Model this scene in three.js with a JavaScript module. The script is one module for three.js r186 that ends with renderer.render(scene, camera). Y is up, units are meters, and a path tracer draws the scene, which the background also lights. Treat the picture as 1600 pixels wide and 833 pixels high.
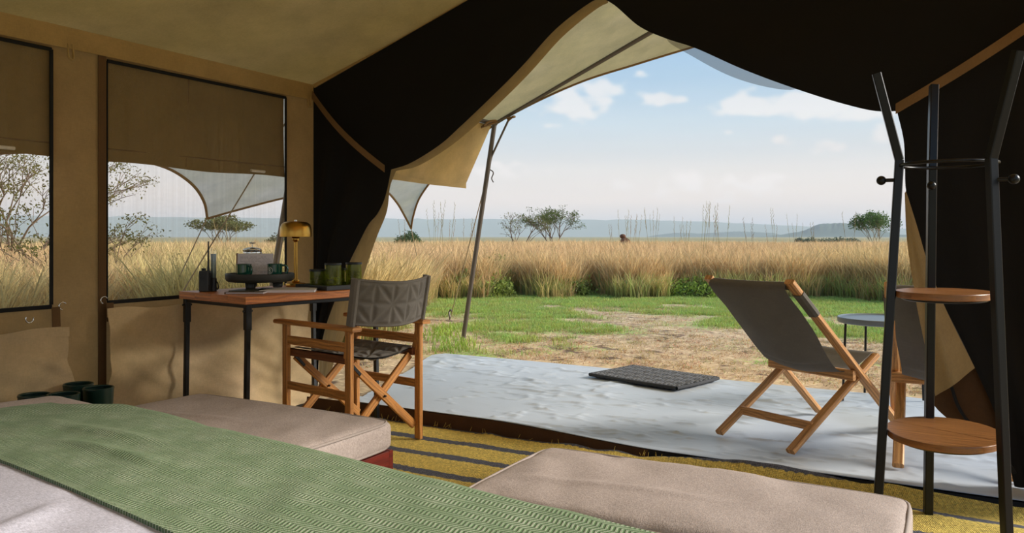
import * as THREE from 'three';
import { mergeGeometries, toCreasedNormals } from 'three/addons/utils/BufferGeometryUtils.js';
import { RoundedBoxGeometry } from 'three/addons/geometries/RoundedBoxGeometry.js';

// ------------------------------------------------------------------ camera, sky, sun, exposure
// World: x to the right along the tent's front, y up, -z out of the tent door. Below, points are (x, height, w) with w = -z.
const V = (x, h, w) => new THREE.Vector3(x, h, -w);
const scene = new THREE.Scene();
const camera = new THREE.PerspectiveCamera(37.13, 1600 / 833, 0.05, 12000);
camera.position.set(0, 1.1, 0);
camera.rotation.y = THREE.MathUtils.degToRad(29.4);
camera.setViewOffset(1600, 833, 0, 46.5, 1600, 833);
scene.add(camera);

const renderer = new THREE.WebGLRenderer({ antialias: true });
renderer.toneMapping = THREE.LinearToneMapping;
renderer.toneMappingExposure = 1.3;
renderer.shadowMap.enabled = true;

// seeded noise
function rng(seed) { let s = seed >>> 0; return () => { s = (s + 0x6d2b79f5) | 0; let t = Math.imul(s ^ (s >>> 15), 1 | s); t = (t + Math.imul(t ^ (t >>> 7), 61 | t)) ^ t; return ((t ^ (t >>> 14)) >>> 0) / 4294967296; }; }
const LAT = new Float32Array(65536);
{ const r = rng(11); for (let i = 0; i < 65536; i++) LAT[i] = r() * 2 - 1; }
function noise(x, y, px = 256, py = 256) {           // value noise, periodic in px x py
  const xi = Math.floor(x), yi = Math.floor(y), fx = x - xi, fy = y - yi;
  const u = fx * fx * (3 - 2 * fx), v = fy * fy * (3 - 2 * fy);
  const x0 = ((xi % px) + px) % px, x1 = (x0 + 1) % px, y0 = ((yi % py) + py) % py, y1 = (y0 + 1) % py;
  const a = LAT[y0 * 256 + x0], b = LAT[y0 * 256 + x1], c = LAT[y1 * 256 + x0], d = LAT[y1 * 256 + x1];
  return a + (b - a) * u + (c - a) * v + (a - b - c + d) * u * v;
}
function fbm(x, y, oct = 4, px = 256, py = 256) { let s = 0, a = 0.5; for (let i = 0; i < oct; i++) { s += a * noise(x, y, px, py); x = x * 2 + 17.3 * (px === 256 ? 1 : 0); y *= 2; px = Math.min(256, px * 2); py = Math.min(256, py * 2); a *= 0.5; } return s; }
const clamp = (x, a = 0, b = 1) => Math.min(b, Math.max(a, x)), smooth = (x, a, b) => { const t = clamp((x - a) / (b - a)); return t * t * (3 - 2 * t); }, lerp = (a, b, t) => a + (b - a) * t;
const D2R = Math.PI / 180;

const SUN_AZ = -62 * D2R, SUN_EL = 25.5 * D2R;        // azimuth from the door's outward direction, negative to the right
const sunDir = V(-Math.sin(SUN_AZ) * Math.cos(SUN_EL), Math.sin(SUN_EL), Math.cos(SUN_AZ) * Math.cos(SUN_EL));
{ // hazy morning sky: pale and warm at the horizon, blue above, broken small clouds all round
  const W = 4096, H = 2048, data = new Uint8Array(W * H * 4);
  const stops = [[0, 246, 230, 214], [2.5, 242, 228, 216], [5, 226, 223, 219], [8, 198, 213, 222], [11, 172, 199, 220], [15, 146, 184, 217], [24, 130, 172, 213], [45, 126, 166, 210], [90, 108, 150, 202]];
  const grad = (e) => { let i = 1; while (i < stops.length - 1 && e > stops[i][0]) i++; const a = stops[i - 1], b = stops[i], t = clamp((e - a[0]) / (b[0] - a[0])); return [lerp(a[1], b[1], t), lerp(a[2], b[2], t), lerp(a[3], b[3], t)]; };
  // clouds: azimuth (deg, left of the door axis positive), elevation, half width, half height, density
  const clouds = [];
  const put = (az, el, hw, hh, k) => clouds.push([az, el, hw, hh, k]);
  put(25.0, 9.0, 3.6, 1.5, 0.75); put(23.0, 10.4, 2.0, 0.9, 0.7); put(26.8, 8.0, 1.4, 0.5, 0.5);
  put(18.5, 9.6, 2.1, 0.75, 0.95); put(19.6, 11.4, 1.1, 0.5, 0.5); put(17.5, 11.7, 1.0, 0.55, 0.8);
  put(12.8, 9.1, 2.6, 1.2, 0.85); put(9.0, 8.7, 3.4, 1.3, 0.8); put(5.0, 8.2, 3.0, 1.5, 0.7);
  put(10.5, 6.5, 1.6, 0.8, 0.95); put(7.5, 5.9, 2.2, 0.7, 0.95); put(3.5, 6.6, 2.6, 1.2, 1.0); put(14.5, 7.2, 1.2, 0.4, 0.6); put(29, 9.6, 2.2, 0.6, 0.6); put(21.5, 7.3, 1.8, 0.4, 0.5); put(9.2, 7.5, 2.0, 0.5, 0.4);
  put(16, 3.4, 9, 1.2, 0.35); put(27, 4.4, 5, 1.0, 0.3); put(3, 3.0, 7, 1.4, 0.35);
  const r = rng(5);
  for (let i = 0; i < 110; i++) { const az = 40 + r() * 285; put(az > 180 ? az - 360 : az, 3 + r() * r() * 55, 2 + r() * 5, 0.8 + r() * 1.6, 0.4 + r() * 0.5); }
  for (let i = 0; i < 14; i++) put(-2 + r() * 42, 16 + r() * 40, 2 + r() * 4, 0.8 + r() * 1.5, 0.4 + r() * 0.5);
  const cover = new Float32Array(W * H);
  const colOf = (az) => ((Math.atan2(Math.cos(az * D2R) * -1, -Math.sin(az * D2R)) / (2 * Math.PI)) + 0.5) * W; // direction of az: x = -sin, z = -cos
  for (const [az, el, hw, hh, k] of clouds) {
    const c0 = colOf(az), e0 = (el / 180 + 0.5) * H, rx = hw * W / 360 / Math.max(0.3, Math.cos(el * D2R)) * 1.5, ry = hh * H / 180 * 1.5;
    for (let y = Math.floor(e0 - ry); y <= e0 + ry; y++) for (let x = Math.floor(c0 - rx); x <= c0 + rx; x++) {
      if (y < H / 2 || y >= H) continue;
      const q = Math.hypot((x - c0) / rx, (y - e0) / ry * (y < e0 ? 1.35 : 1)) * 1.5, at = y * W + ((x % W) + W) % W;
      cover[at] = Math.max(cover[at], k * (1 - smooth(q, 0.1, 1.45)));
    }
  }
  const sx = sunDir.x, sy = sunDir.y, sz = sunDir.z;
  for (let row = 0; row < H; row++) {
    const el = ((row + 0.5) / H - 0.5) * 180, up = el * D2R, base = grad(Math.max(0, el)), ce = Math.cos(up), y = Math.sin(up);
    for (let col = 0; col < W; col++) {
      const o = (row * W + col) * 4, round = ((col + 0.5) / W - 0.5) * 2 * Math.PI;
      let [R, G, B] = base;
      if (el > 0) {
        const dot = Math.cos(round) * ce * sx + y * sy + Math.sin(round) * ce * sz, glow = Math.pow(clamp(dot), 10) * 0.75;
        R = lerp(R, 255, glow); G = lerp(G, 250, glow); B = lerp(B, 240, glow);
        const c = cover[row * W + col];
        if (c > 0.02) {
          const n = 0.5 + 0.75 * fbm(col / 46, row / 22, 5) + 0.25 * noise(col / 9, row / 7);
          const a = smooth(c * 1.15 + (n - 0.6) * 1.5, 0.3, 0.85) * 0.68, lit = 0.94 + 0.06 * clamp(n * 1.5);
          R = lerp(R, 243 * lit, a); G = lerp(G, 236 * lit, a); B = lerp(B, 231 * lit, a);
        }
        const st = fbm(col / 300, row / 26, 4) * 9; R += st; G += st * 0.8; B += st * 0.6;   // thin veils
      }
      data[o] = clamp(R, 0, 255); data[o + 1] = clamp(G, 0, 255); data[o + 2] = clamp(B, 0, 255); data[o + 3] = 255;
    }
  }
  const sky = new THREE.DataTexture(data, W, H);
  sky.colorSpace = THREE.SRGBColorSpace; sky.mapping = THREE.EquirectangularReflectionMapping; sky.magFilter = THREE.LinearFilter; sky.needsUpdate = true;
  scene.background = sky; scene.environment = sky; scene.backgroundIntensity = scene.environmentIntensity = 0.9;
}
const sun = new THREE.DirectionalLight(new THREE.Color(1.0, 0.95, 0.88), 4.7);
sun.name = 'sun'; sun.position.copy(sunDir).multiplyScalar(60); sun.target.position.set(-2, 0, -6); sun.position.add(sun.target.position);
sun.castShadow = true; sun.shadow.radius = 40; sun.shadow.mapSize.set(4096, 4096);
Object.assign(sun.shadow.camera, { left: -25, right: 25, top: 25, bottom: -25, near: 1, far: 160 });
scene.add(sun, sun.target);

// ------------------------------------------------------------------ helpers
const used = new Map();
function numbered(name) { const n = used.get(name) ?? 0; used.set(name, n + 1); return n ? `${name}_${String(n).padStart(3, '0')}` : name; }
function shadowed(o) { o.castShadow = true; o.receiveShadow = true; return o; }
function thing(name, label, category, [x, h, w] = [0, 0, 0], turn = 0, group) {
  const o = new THREE.Group(); o.name = numbered(name); scene.add(o);
  o.position.set(x, h, -w); o.rotation.y = turn * D2R;
  o.userData = { label, category }; if (group) o.userData.group = group;
  return o;
}
function part(name, geo, mat, parent, label) {
  const g = Array.isArray(geo) ? join(geo) : geo;
  const m = shadowed(new THREE.Mesh(g, mat)); m.name = name; parent.add(m); if (label) m.userData.label = label; return m;
}
function single(name, geo, mat, label, category, kind, group) {
  const m = shadowed(new THREE.Mesh(Array.isArray(geo) ? join(geo) : geo, mat)); m.name = numbered(name); scene.add(m);
  m.userData = { label, category }; if (kind) m.userData.kind = kind; if (group) m.userData.group = group; if (kind === 'structure') delete m.userData.category; return m;
}
function struct(name, geo, mat, parent, label) {
  if (parent) return part(name, geo, mat, parent, label);
  const m = shadowed(new THREE.Mesh(Array.isArray(geo) ? join(geo) : geo, mat)); m.name = numbered(name); scene.add(m); m.userData = { kind: 'structure' }; if (label) m.userData.label = label; return m;
}
function structGroup(name, label) { const o = new THREE.Group(); o.name = numbered(name); scene.add(o); o.userData = { kind: 'structure', label }; return o; }
function clone(o, name, [x, h, w], turn, label, group) { const c = o.clone(); c.name = numbered(name); c.userData = { ...o.userData, label }; if (group) c.userData.group = group; c.position.set(x, h, -w); c.rotation.y = turn * D2R; scene.add(c); return c; }
function join(list) {
  const out = list.map((g) => { const n = g.index ? g.toNonIndexed() : g.clone(); for (const k of Object.keys(n.attributes)) if (!['position', 'normal', 'uv', 'color'].includes(k)) n.deleteAttribute(k); if (!n.attributes.normal) n.computeVertexNormals(); if (!n.attributes.uv) n.setAttribute('uv', new THREE.BufferAttribute(new Float32Array(n.attributes.position.count * 2), 2)); n.clearGroups(); return n; });
  if (out.length === 1) return out[0];
  const col = out.some((g) => g.attributes.color); if (col) for (const g of out) if (!g.attributes.color) g.setAttribute('color', new THREE.BufferAttribute(new Float32Array(g.attributes.position.count * 3).fill(1), 3));
  return mergeGeometries(out);
}
function tri(pos, uv, nor) { const g = new THREE.BufferGeometry(); g.setAttribute('position', new THREE.Float32BufferAttribute(pos, 3)); if (uv) g.setAttribute('uv', new THREE.Float32BufferAttribute(uv, 2)); if (nor) g.setAttribute('normal', new THREE.Float32BufferAttribute(nor, 3)); else g.computeVertexNormals(); return g; }
let barSeed = rng(77);
// a bar of chamfered rectangular section from a to b; wide across `up`, thick along it
function bar(a, b, wide, thick, { up = [0, 1, 0], ch = 0.003, taper = 1 } = {}) {
  a = a.isVector3 ? a : V(...a); b = b.isVector3 ? b : V(...b);
  const L = b.clone().sub(a), len = L.length(); L.normalize();
  let U = new THREE.Vector3(...up); if (Math.abs(U.dot(L)) > 0.97) U = new THREE.Vector3(1, 0, 0.001);
  const S = new THREE.Vector3().crossVectors(L, U).normalize(); U = new THREE.Vector3().crossVectors(S, L).normalize();
  const x = wide / 2, y = thick / 2, c = Math.min(ch, x * 0.6, y * 0.6);
  const ring = [[x - c, -y], [x, -y + c], [x, y - c], [x - c, y], [-x + c, y], [-x, y - c], [-x, -y + c], [-x + c, -y]];
  const P = (q, t, k = 1) => a.clone().addScaledVector(L, len * t).addScaledVector(S, q[0] * k).addScaledVector(U, q[1] * k);
  const pos = [], uv = [], off = barSeed() * 3, off2 = barSeed() * 3; let per = 0;
  const v = (p) => pos.push(p.x, p.y, p.z);
  for (let i = 0; i < 8; i++) {
    const p = ring[i], q = ring[(i + 1) % 8], w = Math.hypot(p[0] - q[0], p[1] - q[1]);
    const A = P(p, 0), B = P(q, 0), C = P(q, 1, taper), D = P(p, 1, taper);
    for (const z of [A, B, C, A, C, D]) v(z);
    uv.push(off, off2 + per, off, off2 + per + w, off + len, off2 + per + w, off, off2 + per, off + len, off2 + per + w, off + len, off2 + per); per += w;
  }
  for (let i = 1; i < 7; i++) { for (const q of [ring[0], ring[i + 1], ring[i]]) { v(P(q, 0)); uv.push(off + q[0], off2 + q[1]); } for (const q of [ring[0], ring[i], ring[i + 1]]) { v(P(q, 1, taper)); uv.push(off + q[0], off2 + q[1]); } }
  return tri(pos, uv);
}
const box = (cx, ch_, cw, sx, sh, sw, ch = 0.004) => bar([cx - sx / 2, ch_, cw], [cx + sx / 2, ch_, cw], sw, sh, { ch });
function tube(pts, r, seg = 40, rad = 8, closed = false) { return new THREE.TubeGeometry(new THREE.CatmullRomCurve3(pts.map((p) => (p.isVector3 ? p : V(...p))), closed), seg, r, rad, closed); }
function rod(a, b, r, r2 = r, seg = 10) {
  a = a.isVector3 ? a : V(...a); b = b.isVector3 ? b : V(...b);
  const g = new THREE.CylinderGeometry(r2, r, a.distanceTo(b), seg, 1); g.applyQuaternion(new THREE.Quaternion().setFromUnitVectors(new THREE.Vector3(0, 1, 0), b.clone().sub(a).normalize()));
  const m = a.clone().add(b).multiplyScalar(0.5); g.translate(m.x, m.y, m.z); return g;
}
const lathe = (pts, seg = 40) => new THREE.LatheGeometry(pts.map(([x, y]) => new THREE.Vector2(x, y)), seg);
const move = (g, x, h, w) => g.translate(x, h, -w);
// a sheet of cloth from a function of (u, v); with thickness t it gets a back and edges
function sheet(fn, nu, nv, su = 1, sv = 1, t = 0) {
  const pos = [], uv = [], idx = [];
  for (let j = 0; j <= nv; j++) for (let i = 0; i <= nu; i++) { const p = fn(i / nu, j / nv); pos.push(p.x, p.y, p.z); uv.push((i / nu) * su, (j / nv) * sv); }
  for (let j = 0; j < nv; j++) for (let i = 0; i < nu; i++) { const a = j * (nu + 1) + i, b = a + 1, c = a + nu + 1, d = c + 1; idx.push(a, b, d, a, d, c); }
  const g = new THREE.BufferGeometry(); g.setAttribute('position', new THREE.Float32BufferAttribute(pos, 3)); g.setAttribute('uv', new THREE.Float32BufferAttribute(uv, 2)); g.setIndex(idx); g.computeVertexNormals();
  if (!t) return g;
  const n = g.attributes.normal, N = (nu + 1) * (nv + 1), p2 = [...pos], uv2 = [...uv, ...uv], id2 = [...idx];
  for (let i = 0; i < N; i++) p2.push(pos[i * 3] - n.getX(i) * t, pos[i * 3 + 1] - n.getY(i) * t, pos[i * 3 + 2] - n.getZ(i) * t);
  for (let k = 0; k < idx.length; k += 3) id2.push(idx[k] + N, idx[k + 2] + N, idx[k + 1] + N);
  const rim = []; for (let i = 0; i < nu; i++) rim.push(i); for (let j = 0; j < nv; j++) rim.push(j * (nu + 1) + nu); for (let i = nu; i > 0; i--) rim.push(nv * (nu + 1) + i); for (let j = nv; j > 0; j--) rim.push(j * (nu + 1));
  for (let k = 0; k < rim.length; k++) { const a = rim[k], b = rim[(k + 1) % rim.length]; id2.push(a, a + N, b + N, a, b + N, b); }
  const h = new THREE.BufferGeometry(); h.setAttribute('position', new THREE.Float32BufferAttribute(p2, 3)); h.setAttribute('uv', new THREE.Float32BufferAttribute(uv2, 2)); h.setIndex(id2);
  return toCreasedNormals(h, 0.9);
}
function poly(list, z = null) { const s = new THREE.Shape(); list.forEach(([x, y], i) => (i ? s.lineTo(x, y) : s.moveTo(x, y))); return s; }
// a curve through points, read at t in 0..1 by arc length
function along(pts) { const c = new THREE.CatmullRomCurve3(pts.map(([x, y]) => new THREE.Vector3(x, y, 0)), false, 'centripetal'); c.arcLengthDivisions = 400; return (t) => { const p = c.getPointAt(clamp(t)); return [p.x, p.y]; }; }

// ------------------------------------------------------------------ textures and materials
function tex(w, h, fn, { srgb = true, repeat = [1, 1] } = {}) {
  const d = new Uint8Array(w * h * 4);
  for (let y = 0; y < h; y++) for (let x = 0; x < w; x++) { const c = fn(x / w, y / h, x, y), o = (y * w + x) * 4; if (typeof c === 'number') d[o] = d[o + 1] = d[o + 2] = clamp(c) * 255; else { d[o] = clamp(c[0]) * 255; d[o + 1] = clamp(c[1]) * 255; d[o + 2] = clamp(c[2]) * 255; } d[o + 3] = typeof c !== 'number' && c.length > 3 ? clamp(c[3]) * 255 : 255; }
  const t = new THREE.DataTexture(d, w, h); t.wrapS = t.wrapT = THREE.RepeatWrapping; t.magFilter = THREE.LinearFilter; t.minFilter = THREE.LinearMipmapLinearFilter; if (srgb) t.colorSpace = THREE.SRGBColorSpace; t.repeat.set(...repeat); t.needsUpdate = true; return t;
}
const woodTex = tex(1024, 256, (u, v) => {                          // grain runs along u
  const warp = 0.10 * noise(u * 6, v * 3, 6, 3), rings = Math.sin((v * 9 + warp * 9 + 0.5 * noise(u * 3, v * 8, 3, 8)) * 6.283 * 1) * 0.5 + 0.5;
  const streak = noise(u * 10, v * 128, 10, 128), pore = noise(u * 60, v * 200, 60, 200);
  const k = 0.80 + 0.13 * rings + 0.09 * streak + 0.07 * noise(u * 4, v * 20, 4, 20) - (pore > 0.55 ? 0.13 : 0);
  return [k, k * (0.96 + 0.04 * rings), k * (0.92 + 0.06 * rings)];
}, { repeat: [1 / 0.9, 1 / 0.18] });
const weaveBump = tex(256, 256, (u, v) => 0.5 + 0.22 * Math.sin(u * 6.283 * 64) * Math.sin(v * 6.283 * 64) + 0.3 * noise(u * 64, v * 64, 64, 64), { srgb: false, repeat: [6, 6] });
const canvasTex = tex(512, 512, (u, v) => { const k = 0.93 + 0.09 * fbm(u * 5, v * 5, 4, 5, 5) + 0.016 * noise(u * 200, v * 60, 200, 60) + 0.016 * noise(u * 60, v * 200, 60, 200); return [k, k, k * (0.98 + 0.03 * noise(u * 3, v * 3, 3, 3))]; }, { repeat: [1.2, 1.2] });
const linenTex = tex(512, 512, (u, v) => { const k = 0.92 + 0.055 * noise(u * 200, v * 60, 200, 60) + 0.055 * noise(u * 60, v * 200, 60, 200) + 0.05 * noise(u * 240, v * 240, 240, 240) + 0.03 * fbm(u * 6, v * 6, 3, 6, 6); return [k, k * 0.995, k * 0.99]; }, { repeat: [3.2, 3.2] });
function std(color, o = {}) { return new THREE.MeshStandardMaterial({ color, roughness: 0.8, side: THREE.DoubleSide, ...o }); }
function phys(color, o = {}) { return new THREE.MeshPhysicalMaterial({ color, roughness: 0.8, side: THREE.DoubleSide, ...o }); }
const canvasMat = (color, through = 0.3, o = {}) => phys(color, { map: canvasTex, bumpMap: weaveBump, bumpScale: 0.0006, roughness: 1, transmission: through, thickness: 0, ior: 1.2, ...o });
const M = {
  ceiling: canvasMat('#d2ba8e', 0.6), wall: canvasMat('#bd9a6c', 0.4), flap: canvasMat('#e2c59c', 0.12), cornice: canvasMat('#dcba80', 0.2), webbing: std('#6d5030', { map: canvasTex, roughness: 0.95 }),
  awning: canvasMat('#dcc08a', 0.5), blind: canvasMat('#9a8456', 0.4), fly: canvasMat('#e8c88c', 0.72),
  sail: canvasMat('#f2dfc4', 0.82),
  black: std('#090708', { map: canvasTex, bumpMap: weaveBump, bumpScale: 0.0005, roughness: 0.95 }), lining: canvasMat('#c9ad80', 0.25),
  strap: std('#8a6a45', { map: canvasTex, roughness: 0.9 }), blackTape: std('#0b0a0a', { roughness: 0.8 }),
  steel: std('#6a625c', { roughness: 0.45, metalness: 0.55 }), blackMetal: std('#0d0d0e', { roughness: 0.3, metalness: 0.25 }), chrome: std('#d8d6d2', { roughness: 0.18, metalness: 1 }),
  brass: std('#c79a4a', { roughness: 0.28, metalness: 1 }), rope: std('#9a8a72', { roughness: 0.9 }),
  woodChair: phys('#d8954c', { map: woodTex, roughness: 0.5, bumpMap: woodTex, bumpScale: 0.0006 }), woodDark: phys('#7f4722', { map: woodTex, roughness: 0.5, bumpMap: woodTex, bumpScale: 0.0006 }),
  woodLight: phys('#dba264', { map: woodTex, roughness: 0.55, bumpMap: woodTex, bumpScale: 0.0008 }), desk: phys('#dc8844', { map: woodTex, roughness: 0.4, bumpMap: woodTex, bumpScale: 0.0004 }),
  shelf: phys('#a06a38', { map: woodTex, roughness: 0.36, bumpMap: woodTex, bumpScale: 0.0005 }), redWood: phys('#7a241a', { map: woodTex, roughness: 0.4 }), darkWood: phys('#3b3a35', { map: woodTex, roughness: 0.55 }),
  greyCanvas: std('#6a645e', { map: canvasTex, bumpMap: weaveBump, bumpScale: 0.0005, roughness: 0.92 }), quilt: std('#77716b', { map: canvasTex, bumpMap: weaveBump, bumpScale: 0.0004, roughness: 0.9 }),
  linen: phys('#baaaa0', { map: linenTex, bumpMap: linenTex, bumpScale: 0.0012, roughness: 0.95, sheen: 0.3, sheenRoughness: 0.6 }), piping: std('#ad9f95', { map: linenTex, roughness: 0.9 }),
  sheetWhite: phys('#d9d7e4', { map: linenTex, bumpMap: linenTex, bumpScale: 0.0004, roughness: 0.9 }),
  blackPlastic: std('#17181a', { roughness: 0.45 }), greyPlastic: std('#2b2d30', { roughness: 0.5 }), paper: std('#e4e0e4', { roughness: 0.85 }),
  glass: phys('#ffffff', { transmission: 1, thickness: 0, roughness: 0.03, ior: 1.5 }), jar: phys('#cdd46e', { transmission: 0.92, thickness: 0, roughness: 0.12, ior: 1.5 }),
  enamel: phys('#0a4a3c', { roughness: 0.12, clearcoat: 1, clearcoatRoughness: 0.05 }), rubber: std('#0c2a1d', { roughness: 0.35 }), soil: std('#6e4a36', { roughness: 1 }),
};
// ------------------------------------------------------------------ the tent shell
const XL = -3.85, XR = 0.41, RX = -1.72, WF = 4.06, WB = -1.5, HE = 2.13, HR = 2.86;
struct('floor', box((XL + XR) / 2, -0.01, (WF + WB) / 2, XR - XL, 0.02, WF - WB, 0.002), std('#1b1715', { map: canvasTex, roughness: 0.95 }), null, 'dark groundsheet floor of the tent');
{
  const c = structGroup('ceiling', 'sloping tan canvas tent ceiling');
  for (const s of [-1, 1]) part('slope', sheet((u, v) => { const x = s < 0 ? lerp(XL, RX, u) : lerp(XR, RX, u), w = lerp(WB, WF + 0.02, v); return V(x, lerp(HE, HR, u) - 0.035 * Math.sin(Math.PI * u) - 0.012 * Math.sin(Math.PI * u) * Math.cos(w * 2.6) + 0.006 * noise(u * 6, w * 2.4), w); }, 40, 60, 2.3, 5.6), M.ceiling, c);
  // tan tape where the ceiling meets the dark front, and the seam line that runs up the slope
  part('seam_tape', [bar([XL + 0.02, HE + 0.0, WF - 0.012], [RX, HR - 0.015, WF - 0.012], 0.012, 0.035, { ch: 0.002 }), bar([XR - 0.02, HE, WF - 0.012], [RX, HR - 0.015, WF - 0.012], 0.012, 0.035, { ch: 0.002 })], M.cornice, c);
}
for (const [side, x, s] of [['left', XL, 1]]) {
  const t = struct(`trim_${side}`, sheet((u, v) => V(x + s * (0.015 + 0.012 * v + 0.004 * Math.sin(u * 19) * v), HE + 0.004 - 0.108 * v, lerp(WB, WF - 0.02, u)), 90, 6, 5.5, 0.11, 0.004), M.cornice, null, 'tan canvas cornice flap under the ceiling edge');
  part('tie_loop', [2.34, 3.99].map((w) => tube([[x + s * 0.03, HE - 0.08, w - 0.01], [x + s * 0.035, HE - 0.15, w - 0.008], [x + s * 0.035, HE - 0.155, w + 0.012], [x + s * 0.03, HE - 0.08, w + 0.012]], 0.006, 16, 5)), M.cornice, t);
}
const WINS = [[2.55, 3.8], [1.0, 2.26], [-0.55, 0.72]], H0 = 0.77, H1 = 2.01;
const screenAlpha = tex(512, 256, (u, v) => { const k = 0.17 + 0.035 * noise(u * 180, 0, 180, 1) + 0.02 * noise(u * 64, v * 2, 64, 2) + 0.012 * noise(u * 14, 0, 14, 1) + 0.015 * noise(u * 40, v * 160, 40, 160); return k; }, { srgb: false });
const M_screen = phys('#e2c69c', { alphaMap: screenAlpha, transparent: true, roughness: 1 });
{
  let wi = 1;
  for (const [side, x, s] of [['left', XL, 1]]) {
    const wall = structGroup(`wall_${side}`, `tan canvas ${side} wall of the tent`);
    const panel = (w0, w1, h0, h1) => part('panel', sheet((u, v) => { const w = lerp(w0, w1, u), h = lerp(h0, h1, v), e = Math.sin(Math.PI * u); return V(x + s * (0.008 * e * noise(w * 3 + 5, h * 3) + 0.006 * e), h, w); }, 14, 40, w1 - w0, h1 - h0), M.wall, wall);
    const cuts = [WB, ...WINS.slice().reverse().flat(), WF + 0.02];
    for (let i = 0; i < cuts.length; i += 2) panel(cuts[i], cuts[i + 1], 0, HE);
    for (const [w0, w1] of WINS) { panel(w0, w1, 0, H0); panel(w0, w1, H1, HE); }
    for (const [w0, w1] of WINS) {
      part('webbing', [bar([x + s * 0.012, 0.02, w0 - 0.03], [x + s * 0.012, H1 + 0.02, w0 - 0.03], 0.006, 0.045, { ch: 0.002, up: [0, 0, 1] })], M.webbing, wall);
      const win = structGroup(`window_${wi++}`, `screened window in the ${side} tent wall`);
      part('insect_screen', sheet((u, v) => V(x - s * 0.004, lerp(H0, H1, v), lerp(w0, w1, u)), 1, 1, 1, 0.9), M_screen, win);
      part('zip', [bar([x + s * 0.01, H0 - 0.01, w0], [x + s * 0.01, H0 - 0.01, w1], 0.010, 0.02), bar([x + s * 0.01, H1, w0], [x + s * 0.01, H1, w1], 0.010, 0.018), bar([x + s * 0.008, H0, w1], [x + s * 0.008, H1, w1], 0.010, 0.018, { up: [0, 0, 1] }), bar([x + s * 0.008, H0, w0], [x + s * 0.008, H1, w0], 0.010, 0.008, { up: [0, 0, 1] })], M.blackTape, win);
      if (side === 'left') {
        const b = part('blind', sheet((u, v) => V(x - 0.03 - 0.006 * Math.sin(u * 7 + v * 3), lerp(H1 + 0.03, 1.49 + 0.006 * Math.sin(u * 9), v), lerp(w0 - 0.03, w1 + 0.02, u)), 40, 12, w1 - w0, 0.55, 0.004), M.blind, win, 'olive canvas blind rolled half way down');
        part('hem_seam', [bar([x - 0.024, 1.56, w0 - 0.02], [x - 0.024, 1.56, w1 + 0.02], 0.006, 0.006), bar([x - 0.024, 1.5, (w0 + w1) / 2 - 0.12], [x - 0.024, H1, (w0 + w1) / 2 - 0.1], 0.004, 0.006, { up: [0, 0, 1] })], M.webbing, b);
        part('toggle', rod([x - 0.015, 1.515, w1 - 0.27], [x - 0.015, 1.515, w1 - 0.16], 0.009, 0.009), std('#ece8e0', { roughness: 0.5 }), b, 'white toggle');
      }
    }
  }
  // the right and rear walls are rolled up under the eaves, corner panels and posts stay
  const right = structGroup('wall_right', 'tan canvas right wall of the tent rolled up to the eave');
  for (const [a, b] of [[WB, WB + 0.3], [WF - 0.35, WF + 0.02]]) part('panel', sheet((u, v) => V(XR, lerp(0, HE, v), lerp(a, b, u)), 4, 12, b - a, HE), M.wall, right);
  part('rolled_canvas', tube([[XR + 0.02, HE - 0.03, WB], [XR + 0.02, HE - 0.05, 1.2], [XR + 0.02, HE - 0.03, WF]], 0.045, 40, 12), M.wall, right);
  const back = structGroup('wall_back', 'tan canvas rear wall of the tent rolled up to the eave');
  for (const [a, b] of [[XL, XL + 0.3], [XR - 0.3, XR]]) part('panel', sheet((u, v) => V(lerp(a, b, u), lerp(0, HE, v), WB), 6, 20, b - a, HE), M.wall, back);
  part('gable', new THREE.ShapeGeometry(poly([[XL, HE], [XR, HE], [RX, HR]])).translate(0, 0, -WB), M.wall, back);
  part('rolled_canvas', tube([[XL, HE - 0.06, WB - 0.02], [RX, HE - 0.09, WB - 0.02], [XR, HE - 0.06, WB - 0.02]], 0.06, 40, 12), M.wall, back);
}
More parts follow.
